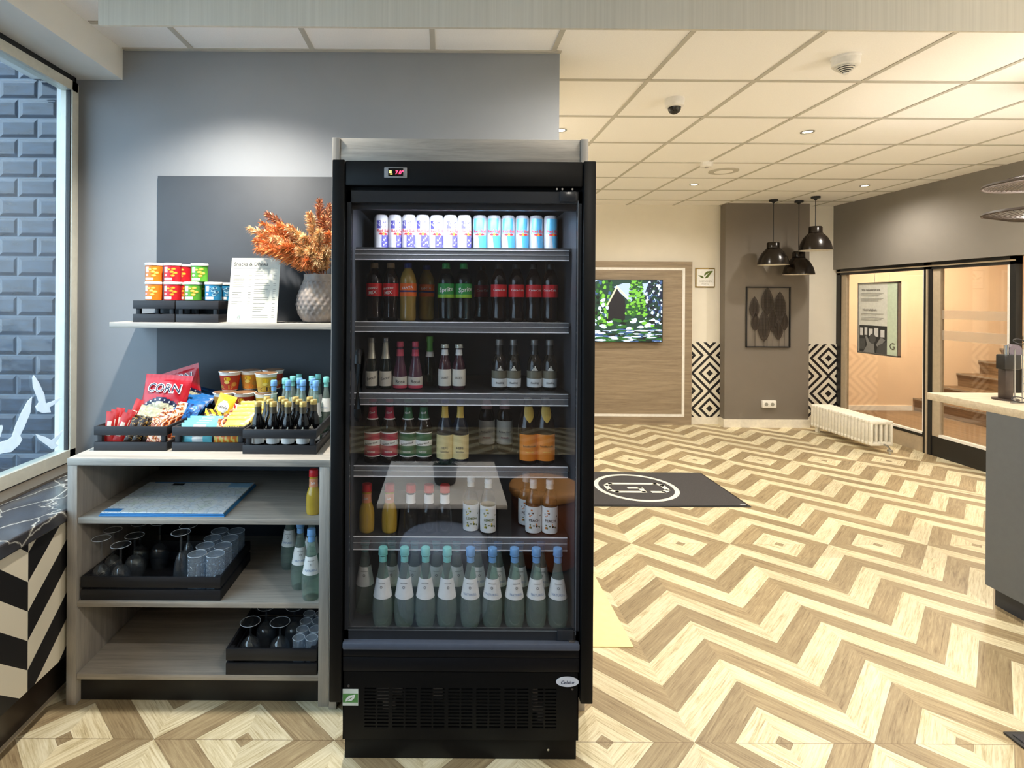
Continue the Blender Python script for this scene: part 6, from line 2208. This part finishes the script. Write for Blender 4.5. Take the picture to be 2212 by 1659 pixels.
for i in range(3):
    s_ = MB().mat(M_MB if i < 2 else MM).bbox(-0.232 + 0.004 * (i - 1), 0.244 - 0.003 * i, -0.178 + 0.002 * i, 0.178 - 0.002 * i, 0.0055 * i, 0.0055 * i + 0.005, 0.0015)
    if i == 2:
        s_.mat(M_MB).box(-0.225, -0.16, -0.17, -0.14, 0.0161, 0.0165).box(-0.2, 0.22, 0.165, 0.172, 0.0161, 0.0165)
        s_.mat(M_BLACKP).box(-0.11, -0.06, 0.13, 0.155, 0.0161, 0.0166)
        s_.mat(flat('map_pale_blue', (150, 196, 226), 0.4)).box(0.14, 0.235, 0.11, 0.172, 0.0161, 0.0165)
    s_.build('map_sheet', mp, smooth=False)
place(jui, 683, 2.148, SZ[0], 'yellow juice bottle with red cap on the upper cabinet shelf', 'juice bottles outside the fridge', 0.1).location.x = ci1 - 0.036

for i, (px, Y, lb) in enumerate(((676, 2.126, 'front one'), (648, 2.205, 'second from the front'), (625, 2.365, 'rearmost one'), (672, 2.29, 'tucked behind the front two'))):
    c = place(wb, px, Y, SZ[1], 'blue capped bottle on the middle cabinet shelf, ' + lb, 'water bottles on the middle cabinet shelf', random.uniform(-0.2, 0.3))
    c.location.x = min(c.location.x, ci1 - 0.038)

T_GL = clear('drinking_glass', (0.92, 0.94, 0.96), 1.6, 0.0, 0.02, (0.8, 0.88, 0.95))
M_GLRIM = flat('glass_edge_grey', (214, 222, 230), 0.15)
def stem(name, label, foot_r, h, bowl, loc, cat='glass', group=None):
    """upturned stemmed glass: rim below, foot on top. bowl = [(r,z)...] from the rim up"""
    r = thing(name, label, cat, loc, group=group)
    zb_ = bowl[-1][1]
    bp_ = grow(bowl, 1)
    q = MB().mat(T_GL).lathe(bp_, 26, close=False)
    q.lathe([(x * 0.96, z_ + 0.001) for x, z_ in bp_], 26, close=False)
    q.build('bowl', r)
    q = MB().mat(T_GL).lathe([(0.0055, zb_ - 0.002), (0.0042, zb_ + 0.01), (0.0040, h - 0.015), (0.006, h - 0.006)], 14, close=False)
    q.build('stem', r)
    q = MB().mat(T_GL).lathe([(0.006, h - 0.006), (foot_r * 0.6, h - 0.003), (foot_r, h - 0.0015)], 28, close=False)
    q.mat(M_GLRIM).lathe([(foot_r - 0.0012, h - 0.0022), (foot_r, h - 0.001), (foot_r - 0.0012, h), (foot_r - 0.0024, h - 0.001), (foot_r - 0.0012, h - 0.0022)], 32, close=False)
    q.build('foot', r)
    return r
WB = [(0.026, 0), (0.031, 0.03), (0.034, 0.06), (0.028, 0.085), (0.008, 0.102)]
BB = [(0.030, 0), (0.037, 0.035), (0.038, 0.06), (0.028, 0.088), (0.008, 0.1)]
FB = [(0.023, 0), (0.027, 0.05), (0.026, 0.09), (0.018, 0.13), (0.006, 0.15)]
CB = SZ[1] + 0.0095
GG = 'upturned stemmed glasses in the large tray'
gt = [('wine_glass', 'tall upturned wine glass at the left front of the large tray', 0.034, 0.203, WB, (208, 1161, 2.15), GG),
      ('wine_glass', 'tall upturned wine glass behind the left front one', 0.034, 0.205, WB, (235, 1145, 2.225), GG),
      ('goblet', 'short upturned goblet in the front of the large tray', 0.036, 0.178, BB, (261, 1175, 2.15), GG),
      ('goblet', 'short upturned goblet behind the front goblet', 0.036, 0.178, BB, (291, 1158, 2.235), GG),
      ('wine_glass', 'upturned wine glass in the rear of the large tray, left', 0.034, 0.195, WB, (303, 1141, 2.315), GG),
      ('goblet', 'upturned goblet in the rear of the large tray, centre', 0.036, 0.19, BB, (345, 1140, 2.34), GG),
      ('champagne_flute', 'upturned flute standing beside the cut tumblers', 0.036, 0.228, FB, (391, 1142, 2.15), GG),
      ('champagne_flute', 'upturned flute behind the front flute', 0.034, 0.22, FB, (407, 1140, 2.235), GG)]
for (n_, lb, fr2, h, bw, (px, py, Y), gg) in gt:
    p = P(px, py, Y)
    stem(n_, lb, fr2, h, bw, (max(p.x, -1.328), Y, CB), group=gg)
def cutmat():
    m = clear('cut_crystal', (0.80, 0.86, 0.92), 1.6, 0.05, 0.22, (0.7, 0.8, 0.9))
    g = G(m)
    for n in m.node_tree.nodes:
        if n.type == 'BSDF_GLOSSY':
            v = g.new('ShaderNodeTexVoronoi', feature='F1', distance='MANHATTAN')
            g.l.new(g.coord(), v.inputs['Vector'])
            v.inputs['Scale'].default_value = 95
            g.l.new(g.bump(v.outputs['Distance'], 1.0, 0.01), n.inputs['Normal'])
    return m
M_CUT = cutmat()
tm = thing('tumbler', 'x', 'glass', group='cut crystal tumblers in the large tray')
tp = grow([(0.029, 0), (0.0315, 0.004), (0.0345, 0.10), (0.034, 0.145)], 1)
q = MB().mat(M_CUT).lathe(tp, 28).build('glass_wall', tm)
MB().mat(M_GLRIM).lathe([(0.0325, 0.1453), (0.034, 0.1463), (0.0352, 0.1450), (0.034, 0.1438), (0.0325, 0.1453)], 28, close=False).build('rim', tm)
first = True
for j in range(4):
    for i, x in enumerate((-0.953, -0.882)):
        lb = 'cut crystal tumbler, %s one in the %s row of the large tray' % (['left', 'right'][i], ['front', 'second', 'third', 'rear'][j])
        Y = 2.145 + 0.0715 * j
        if first:
            tm.location = (x, Y, CB + 0.001); tm['label'] = lb; first = False
        else:
            dup(tm, (x, Y, CB + 0.001), 0.1 * j, lb)
CB2 = SZ[2] + 0.0095
GB = 'upturned goblets in the bottom crate'
xq = [P(541, 1342, 2.17), P(605, 1343, 2.17)]
stem('goblet', 'upturned goblet in the bottom crate, left of the front pair', 0.039, xq[0].z - CB2, [(0.033, 0), (0.040, 0.035), (0.036, 0.065), (0.012, 0.085), (0.008, 0.09)], (xq[0].x, 2.17, CB2), group=GB)
stem('goblet', 'upturned goblet in the bottom crate, right of the front pair', 0.039, xq[1].z - CB2, [(0.033, 0), (0.040, 0.035), (0.036, 0.065), (0.012, 0.085), (0.008, 0.09)], (xq[1].x, 2.17, CB2), group=GB)
stem('goblet', 'upturned goblet in the bottom crate, behind the left one', 0.036, 0.15, [(0.033, 0), (0.040, 0.035), (0.036, 0.065), (0.012, 0.085), (0.008, 0.09)], (xq[0].x + 0.03, 2.27, CB2), group=GB)
stem('goblet', 'upturned goblet in the bottom crate, behind the right one', 0.036, 0.15, [(0.033, 0), (0.040, 0.035), (0.036, 0.065), (0.012, 0.085), (0.008, 0.09)], (xq[1].x + 0.03, 2.27, CB2), group=GB)
sg_ = thing('shot_glass', 'x', 'glass', group='small cut glasses in the bottom crate')
MB().mat(M_CUT).lathe(grow([(0.018, 0), (0.020, 0.003), (0.023, 0.06), (0.0235, 0.105)], 1), 20).build('glass_wall', sg_)
MB().mat(M_GLRIM).lathe([(0.0215, 0.105), (0.0235, 0.106), (0.0245, 0.105), (0.0235, 0.104), (0.0215, 0.105)], 22, close=False).build('rim', sg_)
first = True
for j in range(4):
    for i in range(2):
        lb = 'small cut glass in the bottom crate, %s column, %s' % (['left', 'right'][i], ['front one', 'second from front', 'third from front', 'rear one'][j])
        loc = (ci1 - 0.078 + 0.050 * i - 0.008, 2.135 + 0.055 * j, CB2)
        if first:
            sg_.location = loc; sg_['label'] = lb; first = False
        else:
            dup(sg_, loc, 0, lb)

# ================================================================== LOUNGE FURNITURE BEFORE THE FRIDGE (seen mirrored in its glass, rug added)
tbq = thing('side_table', 'low table with pale top seen mirrored in the fridge door', 'table', (-0.005, 0.55, 0))
MB().mat(flat('pale_table_top', (232, 226, 220), 0.5)).bbox(-0.33, 0.33, -0.37, 0.37, 0.475, 0.5, 0.003).build('table_top', tbq)
for sx in (-1, 1):
    for sy in (-1, 1):
        MB().mat(M_BLACK).tube([(sx * 0.24, sy * 0.29, 0.475), (sx * 0.29, sy * 0.33, 0.006), (sx * 0.29, sy * 0.33, 0.006), (sx * 0.29, sy * 0.25, 0.475)], 0.006, 8).build('leg', tbq)
ptq = thing('potted_plant', 'small plant in a dark pot seen mirrored in the fridge door', 'plant', (0.01, 0.60, 0.5))
MB().mat(flat('dark_pot', (40, 40, 38), 0.4)).lathe([(0.052, 0), (0.06, 0.01), (0.068, 0.1), (0.06, 0.1), (0.055, 0.085), (0, 0.085)], 28, close=False).build('pot', ptq)
rl = random.Random(4)
lfm = MB().mat(flat('plant_leaf_green', (40, 62, 36), 0.5))
for k in range(60):
    a = rl.uniform(0, 6.28); e_ = rl.uniform(0.02, 0.09); h = rl.uniform(0.09, 0.15)
    d = Vector((math.cos(a), math.sin(a), 0)); s_ = Vector((-d.y, d.x, 0)) * 0.008
    lfm.flatpoly([d * e_ * 0.3 + Vector((0, 0, 0.085)), d * e_ * 0.7 + s_ + Vector((0, 0, h)), d * e_ + Vector((0, 0, h * 0.95)), d * e_ * 0.7 - s_ + Vector((0, 0, h))])
lfm.build('leaves', ptq, smooth=False)
stq = thing('stool', 'round orange brown stool seen mirrored in the fridge door', 'stool', (0.60, 0.44, 0))
MB().mat(flat('tan_leather', (204, 146, 84), 0.45)).lathe(grow([(0.0, 0.452), (0.19, 0.452), (0.21, 0.44), (0.21, 0.40), (0.19, 0.39), (0, 0.39)], 1), 40, close=False).build('seat', stq)
MB().mat(flat('brown_leather', (112, 62, 34), 0.45)).lathe([(0.17, 0.0), (0.195, 0.02), (0.195, 0.37), (0.18, 0.392)], 36).build('base', stq)
chq = thing('pouf', 'rounded blue grey upholstered pouf seen mirrored in the fridge door', 'pouf', (0.0, 1.06, 0))
MB().mat(flat('blue_grey_fabric', (118, 130, 152), 0.9, vscale=200, var=0.12)).lathe(grow([(0.0, 0.41), (0.17, 0.41), (0.215, 0.37), (0.22, 0.1), (0.2, 0.03), (0, 0.03)], 2), 40, close=False).build('cushion', chq)
MB().mat(M_BLACK).cyl(0, 0, 0, 0.032, 0.16, 28).build('base', chq)

rg_ = MB().mat(flat('added_rug_brown', (54, 47, 42), 0.95, vscale=90, var=0.2)).bbox(-1.35, 1.9, -2.6, 0.85, 0, 0.008, 0.003)  # unseen rug, added to keep the fridge door reflection dark
o = rg_.build('added_rug', None, (0, 0.80, 0))
tag(o, 'added dark brown rug that darkens the floor mirrored in the fridge door', 'rug')
for q in (tbq, stq, chq):
    q.location.z = 0.008
ptq.location.z = 0.508
